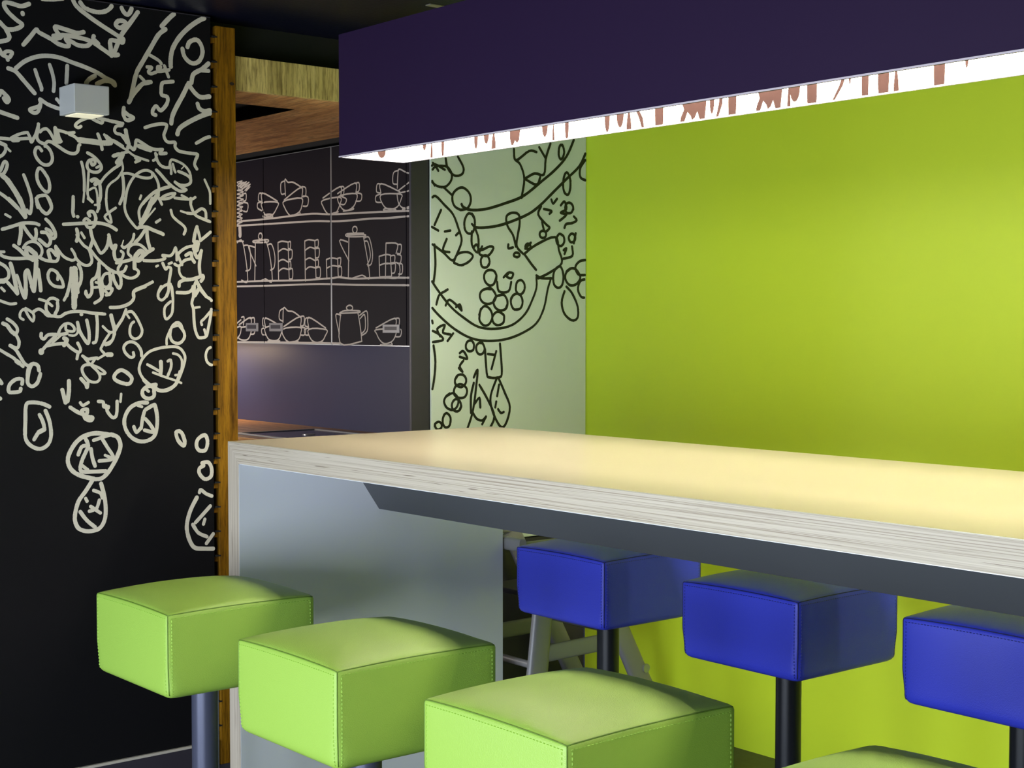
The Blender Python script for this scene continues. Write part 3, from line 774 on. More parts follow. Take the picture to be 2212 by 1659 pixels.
PANEL_STROKES = """110 38928,22081 38544,21408 37972,20870 37313,20404 36388,19788 35481,19462 34592,19212 33894,19144 33549,19229 33464,19327
111 39582,21698 39221,21095 38545,20549 37878,20011 37221,19480 36664,19136 35842,18819 35123,18615 34416,18518 34067,18524
98 32244,19943 32112,20150 32093,20382 32261,20606 32547,20656 32822,20636 33003,20428 32994,20182 32780,19950 32520,19901 32258,19970 32061,20139
99 32745,20934 32828,20605 33124,20355 33465,20410 33552,20652 33296,21040
98 32076,20822 32283,20636 32408,20477
98 32075,20556 32242,20700 32702,20530
99 32658,19890 33021,19641
101 33426,19121 33174,19222 33052,19411 33063,19666 33243,19856 33499,19939 33741,19831 33872,19644 33869,19403 33708,19184 33425,19124
105 35933,21503 36023,21092 36663,21486 37033,21478
105 36023,21092 36251,20933 36434,20421 36297,19713
106 36434,20421 36941,20663 37407,20657 37500,21264 37734,21847
108 37500,21264 37172,21664
106 36480,20424 37034,20246 37220,20539
109 38336,21846 38402,21722 38431,21571 38394,21424 38329,21330 38239,21296 38161,21414 38152,21565 38175,21714 38245,21834 38330,21816
110 38701,20688 38751,20494 38748,20223 38674,19998 38561,19956 38442,20049 38378,20255 38396,20519 38474,20740 38586,20803 38691,20685 38761,20489
111 39582,21408 39270,21026 39271,20665 39585,20554
98 32072,19424 32281,19568 32699,19255 33079,18936 33334,18406 33461,18004 33246,17523 33033,17280 32611,17571 32043,17888
99 32530,19079 32236,18530
98 32045,18489 32403,18336
99 32697,18314 32950,18358
100 33205,18198 33376,18340
100 32780,18048 32611,17639 32906,17580
99 32234,17828 32274,17092 32189,16487
102 33942,19012 34052,18850 34070,18604 33998,18367 33878,18285 33725,18302 33612,18436 33589,18685 33669,18899 33792,19016 33942,18978 34055,18837
102 33937,18635 34084,18504
102 33936,18362 33936,17884 34196,17605 34241,18100 34110,18437
102 34022,17785 34153,17892 34328,17692 34768,17843 34945,17780 34679,17496 34284,17553 34415,17832
103 34727,17195 34651,17089 34519,17058 34403,17103 34351,17237 34364,17375 34453,17477 34575,17509 34684,17467 34756,17332 34743,17184 34645,17079
100 33118,17248 33289,17524 33719,17605 33979,17476 33805,17266 33460,17121 33160,17182 33118,17248
105 36024,17884 35887,18298 35616,18636 35571,18981 35842,19133 36160,19077 36206,18730 36115,18307 36069,17885 36389,17615
105 35661,17942 35661,17802 35887,17844
106 36161,17507 36087,17490 35998,17499 35929,17531 35930,17583 35968,17630 36050,17655 36143,17640 36191,17610 36208,17559 36167,17513 36086,17483
107 36736,17886 36710,17831 36630,17805 36552,17816 36494,17862 36494,17922 36532,17974 36608,18006 36682,17985 36734,17946 36738,17885
107 36757,18049 36481,17814
106 36435,17616 37036,17987 37976,18304 38167,17810 38311,17312 37694,16940 37130,16715
106 36435,17616 36758,17273 37018,17032
107 37037,16820 37317,16719 37883,16730
109 38159,18001 38072,18073 38028,18220 38094,18346 38195,18436 38319,18404 38409,18340 38447,18193 38398,18063 38289,17979 38160,17980
98 32040,16618 32356,16222 32945,15621 33543,15216 34237,14874 35032,14803 35842,14942 36482,15365 36852,15932 37037,16360 37037,16749
99 32037,15648 32437,15281 33113,14808 33888,14463 34677,14355 35570,14418 36390,14659 37038,15012 37412,15582 37600,16297 37741,16656
104 35088,16776 35033,16588 34936,16442 34764,16405 34601,16492 34512,16639 34519,16816 34642,16945 34825,16977 34987,16931 35088,16774 35074,16596
103 34590,16282 34808,16307 34980,16174 35066,16001 34975,15828 34778,15731 34553,15734 34372,15843 34303,16025 34379,16187 34579,16273 34820,16270
102 34274,15322 34364,15521 34516,15637 34695,15592 34844,15434 34888,15225 34785,15019 34627,14926 34447,14949 34290,15112 34294,15321 34349,15529
104 35280,15403 35434,15322 35456,15177 35416,15033 35264,14951 35085,14944 34939,15040 34889,15195 34953,15329 35109,15431 35277,15418 35416,15327
105 35624,15741 35558,15567 35361,15487 35149,15515 35002,15630 34948,15810 35057,15987 35233,16044 35445,16063 35583,15910 35618,15741 35550,15591
106 36387,16191 36281,16100 36149,16103 36034,16226 36029,16386 36074,16539 36187,16618 36319,16616 36434,16498 36457,16338 36397,16188 36278,16090
105 35793,15907 35898,16057 36067,16115 36226,16073 36335,15918 36340,15722 36240,15565 36072,15521 35913,15543 35796,15716 35786,15915 35887,16055
104 35122,16539 35211,16193 35661,16199 35797,16550
104 35436,16718 35661,16897 35887,16867 35797,16690 35571,16755 35661,16862
99 32312,15684 32439,16021 32692,16159 32819,16228
100 32733,15653 32903,15857 33286,15623 33457,15475 33372,15692 33200,15589
110 38355,17028 38404,16773 38351,16517 38229,16388 38065,16383 37918,16508 37879,16769 37932,16995 38063,17134 38240,17188 38368,17006 38410,16773
110 38555,16998 38753,17116 38986,17120 39161,16992 39276,16797 39182,16611 38977,16488 38730,16483 38551,16621 38492,16801 38562,16978 38757,17110
112 39593,17476 39230,17408 39016,17171 39183,16900 39595,16894
112 39595,16726 39281,16648 39155,16319 39332,16031 39597,16019
110 38457,16237 38314,15804 38459,15373 38846,15121 39138,15230 39137,15666 38844,16170 38553,16418
107 37268,19447 37128,19122 37503,18784 37691,18650 37456,18498 37315,18847
108 37504,18462 37518,18380 37482,18299 37399,18255 37294,18257 37215,18315 37197,18397 37239,18474 37330,18517 37428,18511 37516,18465
108 37408,19347 37785,19294 37691,19183
108 37784,19721 37879,19583 38069,19771 37926,19621
109 38260,19531 38451,19684 38547,19402 38260,19245 38548,19187 38213,18943
110 38891,19410 38820,19294 38707,19249 38573,19259 38501,19357 38489,19482 38550,19599 38675,19654 38799,19621 38883,19531 38907,19405
110 38934,19132 39080,18995 38838,18876 38549,18828 38453,18680
110 38713,18200 38673,18295 38703,18382 38785,18455 38892,18462 38983,18396 39012,18305 38981,18209 38892,18150 38785,18140 38706,18196 38666,18295
111 39033,18487 38936,18108
110 38406,17818 38550,17894 38455,17675
110 38840,17975 38860,17615 38407,17494
99 32061,15347 32144,15011
99 32035,14777 32436,14607 32603,14404 32100,14327
99 32477,14539 32352,14809 32689,14944 32604,14674 32943,14605
100 33070,14638 32815,14368
99 32183,14205 32265,13598 32180,12859 32028,12324
102 33740,14005 33661,14085 33652,14216 33715,14326 33827,14374 33941,14356 34021,14243 34023,14121 33976,14019 33859,13979 33748,13993
103 34278,14287 34392,14303 34481,14199 34525,14067 34478,13937 34376,13866 34258,13871 34164,13956 34128,14095 34168,14218 34272,14281 34398,14274
101 33368,13921 33541,13987 33713,13711 33368,13785
101 33540,13645 33368,13443 33496,13236 33325,13376
101 33155,12958 33231,13083 33382,13138 33542,13111 33646,12997 33657,12860 33584,12752 33437,12676 33275,12718 33157,12822 33156,12963 33241,13062
101 33196,12715 33344,12786 33524,12750 33673,12633 33701,12474 33605,12318 33433,12276 33259,12310 33117,12407 33100,12569 33175,12722
100 32740,12352 32905,12432 33081,12462 33255,12321 33304,12135 33223,11954 33065,11856 32876,11892 32727,12000 32651,12183 32737,12355 32904,12456
101 33440,11981 33380,11858 33251,11794 33120,11825 33027,11915 33005,12049 33063,12171 33170,12242 33300,12219 33396,12114 33423,11982 33359,11863
100 32652,11695 32756,11751 32866,11690 32942,11569 32939,11410 32889,11287 32777,11231 32669,11263 32591,11392 32594,11563 32651,11681
99 32232,11302 32243,11381 32319,11429 32415,11450 32505,11401 32542,11322 32528,11240 32450,11185 32356,11170 32282,11232 32244,11302 32245,11381
103 34544,14045 34631,13144 34764,13002 35210,12992 35345,13198 35255,14246
103 34676,13870 35032,13831
104 35076,13969 34853,13312
104 35120,12994 34808,12306 34897,11747 35254,11174 35525,11232 35733,11856 35480,12426 35210,12922
104 35210,12713 35120,12297
104 35075,12089 35030,11881
104 35165,11807 35299,11662 35434,11692
103 34278,12737 34675,12172 34986,11534 34674,10991
102 33666,11037 33971,11781 34147,12809 34191,13291 34016,13019
102 33884,11715 33885,12335 34016,12813
102 33927,11783 34145,11498 34409,11418 34586,11550 34409,11280
103 34321,11906 34278,12253 34059,12054"""
CUP_STROKES = """85 -63683,19840 -60703,19817 -58929,19835 -57015,19840 -55484,19727 -53429,19665 -51199,19601 -49431,19530
85 -63686,19638 -59589,19558 -56915,19504 -54790,19393 -52487,19377 -51200,19334 -49432,19329
85 -63786,16982 -60740,16963 -57886,16929 -55610,16960 -54811,16985 -53641,16898 -51946,16901 -49443,16843
85 -63790,16761 -59623,16739 -56426,16731 -53451,16634 -49444,16540
85 -63829,14114 -59654,14137 -54835,14140
75 -61320,20586 -59932,20517 -60081,20212 -60363,20000 -60702,19932 -61041,20008 -61289,20283 -61320,20586
75 -61320,20586 -61314,21037 -59965,20577
75 -61214,19920 -61156,20015 -60532,20009 -60421,19876 -61214,19920
75 -61314,21008 -61601,21027 -61663,20712 -61376,20636
75 -61377,20607 -61723,20599 -61749,20368 -61382,20230
73 -59380,20540 -57901,20576 -57851,20249 -58067,19983 -58604,19845 -58928,19891 -59307,20224 -59380,20540
73 -59357,20595 -57895,21060 -57847,20611
72 -59245,20786 -59292,21496 -59020,21364 -58587,21333 -57948,21091
72 -59292,21440 -59623,21379 -59660,21041 -59574,20864 -59299,20875
71 -57842,21084 -57526,21007 -57530,20674 -57794,20636
71 -57741,20660 -57321,20577 -57377,20221 -57746,20215
72 -58874,19860 -58068,19871 -58014,19935
69 -56135,20364 -54732,20410 -54785,20065 -55084,19759 -55484,19727 -55786,19798 -56087,20088 -56135,20364
69 -56104,20472 -54729,20866 -54683,20488
67 -54679,20863 -54435,20819 -54486,20475 -54683,20461
67 -54585,20428 -54244,20299 -54392,20094 -54686,20112
68 -55585,19733 -54886,19801
67 -54880,20447 -53518,20491 -53521,20147 -53811,19900 -54296,19821 -54687,20005 -54880,20447
67 -54929,20585 -53563,20944 -53518,20517
66 -53563,20917 -53277,20923 -53279,20607 -53518,20544
65 -53470,20514 -53090,20436 -53140,20176 -53521,20174
67 -54492,19806 -53715,19841 -53811,19926
63 -51649,20315 -50257,20249 -50214,20043 -50481,19754 -51018,19683 -51469,19865 -51649,20315
63 -51649,20393 -51646,20780 -50301,20354
63 -51646,20754 -51921,20774 -51969,20466 -51694,20396
63 -51695,20344 -52017,20287 -52018,20054 -51651,20005
63 -51425,19656 -51334,19728 -50660,19662 -50660,19601 -51425,19656
62 -50496,20290 -49427,20365
62 -50496,20265 -50392,19902 -50040,19677 -49430,19752
62 -50389,20410 -49425,20772
62 -50477,20518 -50430,21075 -50340,21271 -49814,21089 -49424,21018
62 -50385,21224 -50741,21150 -50788,20744 -50521,20674
62 -50128,19631 -49430,19651
78 -63698,18846 -63158,18824 -62707,17065 -63303,17049
78 -63758,18908 -63097,18881
77 -63100,18674 -62626,18655 -62454,18295 -62464,17589 -62879,17483
76 -61979,18775 -62062,16992
76 -61979,18775 -60944,18732 -60457,17014 -61080,17057 -61482,16979
76 -62095,18868 -60886,18863 -60921,18749 -62072,18785 -62095,18868
75 -61347,19082 -61356,18994 -61414,18919 -61519,18898 -61621,18931 -61690,19013 -61668,19105 -61611,19172 -61505,19194 -61411,19166 -61356,19079 -61358,18989
75 -60889,18614 -60493,18627 -60218,18100 -60281,17585 -60620,17451
76 -61983,18541 -62627,18596 -61936,17691
73 -59932,18690 -59898,16945
73 -59932,18690 -59599,18734 -59106,18684
73 -59915,18261 -59493,18388 -59055,18314
73 -59887,17831 -59499,17904 -59062,17777
73 -59892,17374 -59503,17506 -59011,17435
72 -59051,18682 -58962,16924
72 -58997,18680 -58834,18673 -58859,18392 -59000,18369
72 -59001,18312 -58708,18301 -58734,17936 -59006,17888
72 -59007,17775 -58844,17798 -58825,17515 -59010,17492
72 -58957,17434 -58685,17454 -58690,17031 -58961,17009
71 -57625,18662 -57590,16894
71 -57625,18662 -57309,18704 -56840,18656
71 -57608,18243 -57207,18367 -56792,18296
70 -57581,17825 -57212,17896 -56797,17772
71 -57585,17379 -57216,17508 -56749,17439
69 -56788,18654 -56702,16958
69 -56737,18652 -56510,18659 -56533,18368 -56740,18349
69 -56740,18294 -56431,18282 -56466,17926 -56744,17880
69 -56745,17770 -56518,17790 -56521,17515 -56748,17494
69 -56697,17437 -56367,17456 -56371,17033 -56701,17024
68 -55855,17785 -55812,16937
68 -55855,17785 -55451,17837 -54952,17782
68 -55838,17402 -55404,17499 -54906,17457
67 -54952,17809 -54910,16998
67 -54903,17808 -54705,17801 -54757,17506 -54905,17484
67 -54906,17430 -54659,17423 -54662,17046 -54890,17024
66 -54062,18714 -54125,16926
65 -52961,18665 -52503,16967 -53067,17033 -53834,16919
66 -54188,18773 -52942,18743 -52914,18663 -54159,18708 -54187,18827 -52941,18796
66 -53511,19097 -53442,19021 -53443,18932 -53493,18861 -53596,18825 -53694,18851 -53771,18932 -53776,19021 -53718,19089 -53615,19108 -53520,19089 -53443,19023
65 -52914,18584 -52539,18594 -52291,17982 -52359,17513 -52640,17417
65 -52868,18451 -52633,18414 -52450,17935 -52498,17675 -52687,17471
66 -54161,18478 -54797,18548 -54070,17673
63 -51297,18307 -51351,16862
63 -51297,18307 -50489,18248 -50580,17868
62 -50445,18221 -50206,18186 -50270,17857 -50491,17865
64 -51802,17782 -51762,16923
64 -51802,17782 -51300,17842 -50984,17806
64 -51777,17417 -51302,17481 -50896,17443
64 -51762,16923 -50944,16929
63 -50984,17806 -50899,16954
63 -50939,17778 -50670,17769 -50716,17488 -50941,17470
62 -50851,17441 -50627,17434 -50674,17102 -50853,17056
62 -50492,17814 -50226,17754 -50272,17475 -50493,17456
62 -50360,17426 -50140,17394 -50159,17038 -50407,17019
63 -51257,17454 -50405,17453 -50408,16891 -51260,16885
78 -63816,14995 -63391,15174
78 -63758,14816 -63395,14846 -63460,14518 -63766,14277
78 -63396,14817 -62502,14848 -62447,14582 -62747,14255 -63344,14220 -63705,14337
78 -63575,14936 -62496,15279 -62443,14878
78 -63329,15293 -63089,15293 -63154,14936
77 -62497,15232 -62144,15260 -62149,14937 -62443,14878
77 -62445,14759 -62092,14760 -62154,14525 -62448,14494
75 -61109,14821 -59646,14835 -59705,14537 -59986,14249 -60548,14215 -60943,14357 -61109,14821
75 -61108,14850 -61103,15257 -59756,14881
75 -61103,15228 -61333,15229 -61337,14908 -61131,14879
75 -61166,14792 -61454,14733 -61400,14499 -61113,14472
75 -60889,14183 -59820,14193
73 -59558,14738 -58069,14827 -58018,14546 -58235,14263 -58885,14144 -59376,14311 -59558,14738
73 -59480,14853 -58064,15305 -58036,14855
73 -59532,15053 -59470,15709 -59087,15564 -58652,15533 -58117,15333
73 -59470,15681 -59803,15569 -59863,15225 -59587,15110
71 -58010,15305 -57713,15304 -57748,14940 -57962,14884
71 -57962,14827 -57591,14772 -57700,14492 -58019,14490
73 -59103,14142 -58236,14207
70 -57328,14745 -55883,14733 -55987,14447 -56244,14225 -56760,14165 -57175,14328 -57328,14745
70 -57328,14801 -57323,15274 -55933,14804
70 -57323,15247 -57587,15219 -57643,14912 -57380,14856
70 -57359,14801 -57698,14716 -57594,14493 -57331,14494
70 -57125,14150 -56143,14160
67 -54724,15482 -54785,14157 -53278,14225 -53134,14359 -53272,15049 -53412,15475
67 -54824,15440 -54429,15545 -53364,15538 -53364,15464 -54774,15439
67 -54254,15617 -54282,15685 -54214,15738 -54076,15773 -53936,15766 -53829,15717 -53797,15648 -53855,15588 -53999,15558 -54152,15572 -54247,15618 -54276,15684
67 -54726,15347 -55122,15365 -54851,14563
65 -53270,15341 -52747,15524 -52656,15154 -52706,14679 -53133,14492
65 -53223,15208 -52890,15366 -52847,14785 -53133,14572
64 -52052,14734 -50686,14790 -50598,14585 -50869,14274 -51413,14165 -51778,14318 -52007,14578 -52052,14734
64 -52052,14813 -50684,15212 -50641,14816
62 -50639,15202 -50372,15201 -50373,14945
62 -50597,14816 -50241,14740 -50287,14484 -50599,14456
64 -51733,14109 -50914,14118 -50959,14221
287 -63435,19518 -63416,19191
59 -63656,21698 -63175,21723 -63537,21601 -62998,21651 -63478,21508 -62760,21663 -63299,21436 -62525,21617 -63121,21364 -62409,21520 -62944,21264 -62434,21405 -62826,21226
59 -63658,21550 -63121,21335 -63661,21313 -63064,21213 -63664,21135 -63066,21036 -63667,20957 -63069,20859 -63669,20779 -63107,20684 -63672,20600 -63133,20509 -63675,20422 -63160,20333 -63677,20244 -63186,20157 -63680,20066 -63189,19980 -63683,19887 -63191,19802 -63685,19709 -63194,19625
59 -63596,21664 -63481,21300 -63237,21579 -63184,21103 -63425,21000 -63190,20749 -63551,20652 -63254,20398 -63497,20234 -63261,19924 -63504,19759
77 -63125,21099 -62828,21109 -62832,20815 -63070,20771
77 -63071,20712 -62657,20627 -62721,20278 -63077,20299"""
LAMP_PRINT = """-38434,22009 -38445,20759 -38437,20625 -38412,20511 -38375,20435 -38332,20409 -38288,20435 -38251,20511 -38226,20625 -38218,20759 -38229,22009
-38028,21665 -37988,20965 -37975,20665 -38011,20365 -38021,20165 -37888,20165 -37898,20365 -37935,20665 -37921,20965 -37881,21665
-37303,20515 -37308,20687 -37324,20833 -37348,20931 -37376,20965 -37405,20931 -37428,20833 -37444,20687 -37450,20515 -37444,20343 -37428,20197 -37405,20165 -37376,20165 -37348,20165 -37324,20197 -37308,20343
-35796,21825 -35806,20575 -35799,20442 -35779,20328 -35748,20252 -35713,20225 -35678,20252 -35647,20328 -35627,20442 -35620,20575 -35630,21825
-35337,21936 -35351,20686 -35340,20553 -35311,20439 -35267,20363 -35214,20336 -35162,20363 -35118,20439 -35088,20553 -35078,20686 -35091,21936
-34982,21665 -34919,20965 -34898,20665 -34956,20365 -34972,20165 -34762,20165 -34777,20365 -34835,20665 -34814,20965 -34751,21665
-34115,21691 -34115,20391 -34044,20191 -33948,20191 -33877,20311 -33781,20231 -33686,20311 -33638,20591 -33638,21691
-32662,21885 -32675,20635 -32665,20501 -32637,20387 -32594,20312 -32544,20285 -32494,20312 -32451,20387 -32423,20501 -32413,20635 -32426,21885
-32232,21665 -32203,20965 -32194,20665 -32220,20365 -32227,20165 -32132,20165 -32139,20365 -32165,20665 -32156,20965 -32127,21665
-31525,20515 -31531,20687 -31548,20833 -31574,20931 -31605,20965 -31636,20931 -31662,20833 -31679,20687 -31685,20515 -31679,20343 -31662,20197 -31636,20165 -31605,20165 -31574,20165 -31548,20197 -31531,20343
-30048,21765 -30058,20515 -30050,20381 -30028,20268 -29996,20192 -29957,20165 -29919,20192 -29886,20268 -29865,20381 -29857,20515 -29867,21765
-29581,21845 -29595,20595 -29584,20461 -29553,20348 -29507,20272 -29453,20245 -29399,20272 -29353,20348 -29322,20461 -29312,20595 -29326,21845
-29223,21665 -29164,20965 -29145,20665 -29198,20365 -29213,20165 -29018,20165 -29033,20365 -29086,20665 -29067,20965 -29009,21665
-28877,20673 -28733,20419 -28633,20165 -28537,20165 -28589,20419 -28757,20673
-28017,21345 -28069,21227 -28096,21109 -28114,20991 -28126,20873 -28134,20755 -28139,20637 -28140,20519 -28139,20401 -28135,20283 -28127,20165 -27840,20165 -27832,20283 -27828,20401 -27827,20519 -27828,20637 -27833,20755 -27841,20873 -27853,20991 -27871,21109 -27898,21227 -27950,21345
-27331,21465 -27305,20615 -27174,20665 -27095,20465 -27200,20285 -27227,20165 -27069,20165 -26964,20385 -26860,20285 -26807,20165 -26702,20225 -26624,20365 -26545,20165 -26361,20165 -26309,20565 -26283,21465
-26194,21851 -26202,20601 -26196,20467 -26178,20353 -26152,20277 -26121,20251 -26090,20277 -26064,20353 -26046,20467 -26040,20601 -26048,21851
-25854,20762 -25895,20464 -25985,20165 -25899,20165 -25767,20464 -25747,20762
-25471,21345 -25516,21227 -25539,21109 -25554,20991 -25565,20873 -25572,20755 -25576,20637 -25578,20519 -25577,20401 -25573,20283 -25566,20165 -25316,20165 -25309,20283 -25305,20401 -25304,20519 -25306,20637 -25310,20755 -25317,20873 -25328,20991 -25343,21109 -25366,21227 -25412,21345
-24767,21465 -24743,20615 -24625,20665 -24554,20465 -24648,20285 -24672,20165 -24530,20165 -24436,20385 -24341,20285 -24294,20165 -24199,20225 -24128,20365 -24057,20165 -23892,20165 -23845,20565 -23821,21465
-23694,21665 -23662,20965 -23651,20665 -23680,20365 -23688,20165 -23581,20165 -23589,20365 -23619,20665 -23608,20965 -23576,21665
-23600,21848 -23615,20598 -23603,20464 -23569,20350 -23517,20275 -23456,20248 -23395,20275 -23343,20350 -23309,20464 -23296,20598 -23312,21848
-22974,21345 -23024,21227 -23050,21109 -23067,20991 -23079,20873 -23087,20755 -23092,20637 -23093,20519 -23092,20401 -23087,20283 -23080,20165 -22804,20165 -22796,20283 -22792,20401 -22790,20519 -22792,20637 -22797,20755 -22805,20873 -22816,20991 -22834,21109 -22859,21227 -22909,21345
-22021,20758 -22156,20462 -22343,20165 -22270,20165 -22046,20462 -21930,20758
-21882,22065 -21886,20815 -21883,20681 -21874,20567 -21861,20492 -21845,20465 -21829,20492 -21816,20567 -21807,20681 -21804,20815 -21808,22065
-21438,21345 -21470,21227 -21486,21109 -21497,20991 -21505,20873 -21510,20755 -21513,20637 -21514,20519 -21513,20401 -21510,20283 -21505,20165 -21328,20165 -21323,20283 -21320,20401 -21319,20519 -21320,20637 -21323,20755 -21328,20873 -21336,20991 -21347,21109 -21363,21227 -21396,21345
-20946,21345 -20996,21227 -21021,21109 -21038,20991 -21050,20873 -21058,20755 -21063,20637 -21064,20519 -21063,20401 -21059,20283 -21051,20165 -20775,20165 -20768,20283 -20763,20401 -20762,20519 -20764,20637 -20768,20755 -20776,20873 -20788,20991 -20805,21109 -20831,21227 -20881,21345
-20649,21665 -20606,20965 -20591,20665 -20631,20365 -20642,20165 -20497,20165 -20508,20365 -20548,20665 -20533,20965 -20490,21665
-19480,21345 -19528,21227 -19553,21109 -19569,20991 -19581,20873 -19588,20755 -19593,20637 -19594,20519 -19593,20401 -19589,20283 -19582,20165 -19317,20165 -19309,20283 -19305,20401 -19304,20519 -19305,20637 -19310,20755 -19317,20873 -19329,20991 -19345,21109 -19370,21227 -19418,21345
-18811,22034 -18816,20784 -18812,20650 -18801,20537 -18785,20461 -18765,20434 -18746,20461 -18729,20537 -18718,20650 -18714,20784 -18720,22034"""

# ------------------------------------------------------------------ room shell
XW = -4.36       # plane of the chalk-drawn wall
YW = 3.96        # plane of the lime wall
ZC = 2.487       # ceiling
XR = 2.6

tag(box('floor', -7.7, XR + .1, FRONT_Y - .1, YW + .15, -0.06, 0.0, M_FLOOR), 'dark grey floor under the bar stools', 'floor', kind='structure')
tag(box('ceiling', -7.7, XR + .1, FRONT_Y - .1, YW + .15, ZC, ZC + 0.08, M_CEIL), 'dark navy textured ceiling above the purple lamp', 'ceiling', kind='structure')
tag(box('wall_back', XW, XR + .1, YW, YW + 0.1, 0, ZC, M_WALLGREEN), 'glossy lime green wall behind the blue stools', 'wall', kind='structure')
tag(box('wall_right', XR, XR + .1, FRONT_Y, YW, 0, ZC, M_PLASTER), 'plain grey wall at the right end of the room', 'wall', kind='structure')

wl = box('wall_left', XW - 0.03, XW, FRONT_Y, 2.338, 0.142, 2.478, M_BOARD)
tag(wl, 'black wall board covered in white hand-drawn food scribbles', 'wall', kind='structure')
stroke_mesh('chalk_drawing', parse_strokes(LEFT_STROKES), lambda a, b: (XW + 0.0008, a, b), M_STROKE, wl,
            keep=lambda p: p.x < 2.334 and p.y < 2.474)
box('top_edge', XW - .004, XW + .0012, FRONT_Y, 2.338, 2.4765, 2.479, M_DARKGREY, wl)

bl = box('baseboard_left', XW - 0.03, XW + 0.008, FRONT_Y, 2.338, 0.0, 0.133, M_DARKGREY)
tag(bl, 'dark baseboard with a thin pale top line below the black wall', 'baseboard', kind='structure')
box('cap_strip', XW - 0.03, XW + 0.009, FRONT_Y, 2.338, 0.1335, 0.1415, M_CAP, bl)

# back of the chalk-drawn wall, closing the kitchen
tag(box('wall_partition', XW - 0.10, XW - 0.031, FRONT_Y, 2.345, 0, ZC, M_BLACK), 'dark core of the partition behind the black drawn board', 'wall', kind='structure')

# unseen front wall; its three windows are added to let daylight in
fw = thing('wall_front', 'unseen grey wall with three added windows behind the viewer', 'wall', (0, FRONT_Y, 0), kind='structure')
edges = [XW] + [e for w_ in WINDOWS for e in w_] + [XR]
for i in range(0, len(edges), 2):
    box('pier', edges[i], edges[i + 1], FRONT_Y - .1, FRONT_Y, 0, ZC, M_PLASTER, fw)
for wx0, wx1 in WINDOWS:
    box('sill_wall', wx0, wx1, FRONT_Y - .1, FRONT_Y, 0, WIN_Z[0], M_PLASTER, fw)
    box('lintel', wx0, wx1, FRONT_Y - .1, FRONT_Y, WIN_Z[1], ZC, M_PLASTER, fw)
for i, (wx0, wx1) in enumerate(WINDOWS):
    w = thing('window_%d' % (i + 1), ['unseen added window nearest the black drawn wall', 'unseen added window in the middle of the front wall', 'unseen added window farthest from the black drawn wall'][i], 'window', (wx0, FRONT_Y, WIN_Z[0]), kind='structure')
    for a, b_, c, d in ((wx0, wx0 + .05, *WIN_Z), (wx1 - .05, wx1, *WIN_Z), (wx0 + .05, wx1 - .05, WIN_Z[0], WIN_Z[0] + .05), (wx0 + .05, wx1 - .05, WIN_Z[1] - .05, WIN_Z[1])):
        box('frame', a, b_, FRONT_Y - .08, FRONT_Y - .02, c, d, M_FRAME, w)
    box('pane', wx0 + .05, wx1 - .05, FRONT_Y - .055, FRONT_Y - .045, WIN_Z[0] + .05, WIN_Z[1] - .05, M_GLASS, w)

# short wall between the kitchen opening and the lime wall
ws = thing('wall_corner', 'short dark wall between the kitchen opening and lime wall', 'wall', (XW, 3.6, 0), kind='structure')
box('wall_core', XW - .08, XW - .022, 3.204, YW, 0, ZC, M_BLACK, ws)
box('lower_panel', XW - .0215, XW - .004, 3.206, YW - .002, 0, 0.684, M_DARKGREY, ws)
box('upper_panel', XW - .0215, XW - .004, 3.206, YW - .002, 2.262, ZC, M_BLACK, ws)

tag(box('trim_1', XW - .012, XW, 3.124, 3.2035, 0, 2.256, M_DARKGREY, bev=.002), 'dark grey upright between the cup cabinets and the drawn panel', 'post', kind='structure')

# header above the kitchen opening
tag(box('wall_header', XW - .16, XW - .10, 2.346, 3.2, 2.372, ZC, M_BLACK), 'black bulkhead above the oak fascia', 'wall', kind='structure')

# kitchen walls
tag(box('wall_kitchen', -7.6, XW - .082, 3.95, 4.05, 0, ZC, M_NAVY), 'navy splashback wall of the kitchen below the cup cabinets', 'wall', kind='structure')
tag(box('wall_kitchen_end', -7.7, -7.6, 1.5, 4.05, 0, ZC, M_NAVY), 'navy end wall of the kitchen', 'wall', kind='structure')
tag(box('wall_kitchen_front', -7.6, XW - .102, 1.5, 1.6, 0, ZC, M_BLACK), 'dark wall closing the kitchen behind the drawn board', 'wall', kind='structure')

tag(box('trim_2', -7.59, XW - .09, 3.60, 3.949, 2.268, ZC - .001, M_BLACK), 'black board painted as the shade above the cup cabinets', 'panel', kind='structure')  # black board stands in for the shade in the gap over the cabinets

# ------------------------------------------------------------------ oak post with comb of pegs
post = thing('wooden_post', 'oak post with a comb of small pegs beside the black board', 'post', (XW - .04, 2.39, 0))
box('shaft', XW - .08, XW, 2.357, 2.428, 0.058, 2.455, M_OAK_POST, post, bev=.002)
box('plinth', XW - .078, XW - .001, 2.353, 2.427, 0.0, 0.058, M_DARKGREY, post)
PEG_Z = [2.412 - i * .0797 for i in range(29)]
for z in PEG_Z:
    box('peg', XW - .03, XW - .006, 2.3385, 2.3568, z - .012, z + .004, M_OAK_POST, post)
    box('notch', XW - .01, XW + .0008, 2.3425, 2.362, z + .0045, z + .0095, M_BLACK, post)
# knot of the timber
kv, kf = [], []
for k in range(14):
    t = 2 * math.pi * k / 14
    kv.append((XW + .0006, 2.414 + .0075 * math.cos(t) + .002 * math.cos(3 * t), 2.275 + .006 * math.sin(t)))
link_mesh('knot', kv, [tuple(range(14))], mat('knot_dark', (40, 26, 12), .7), post)

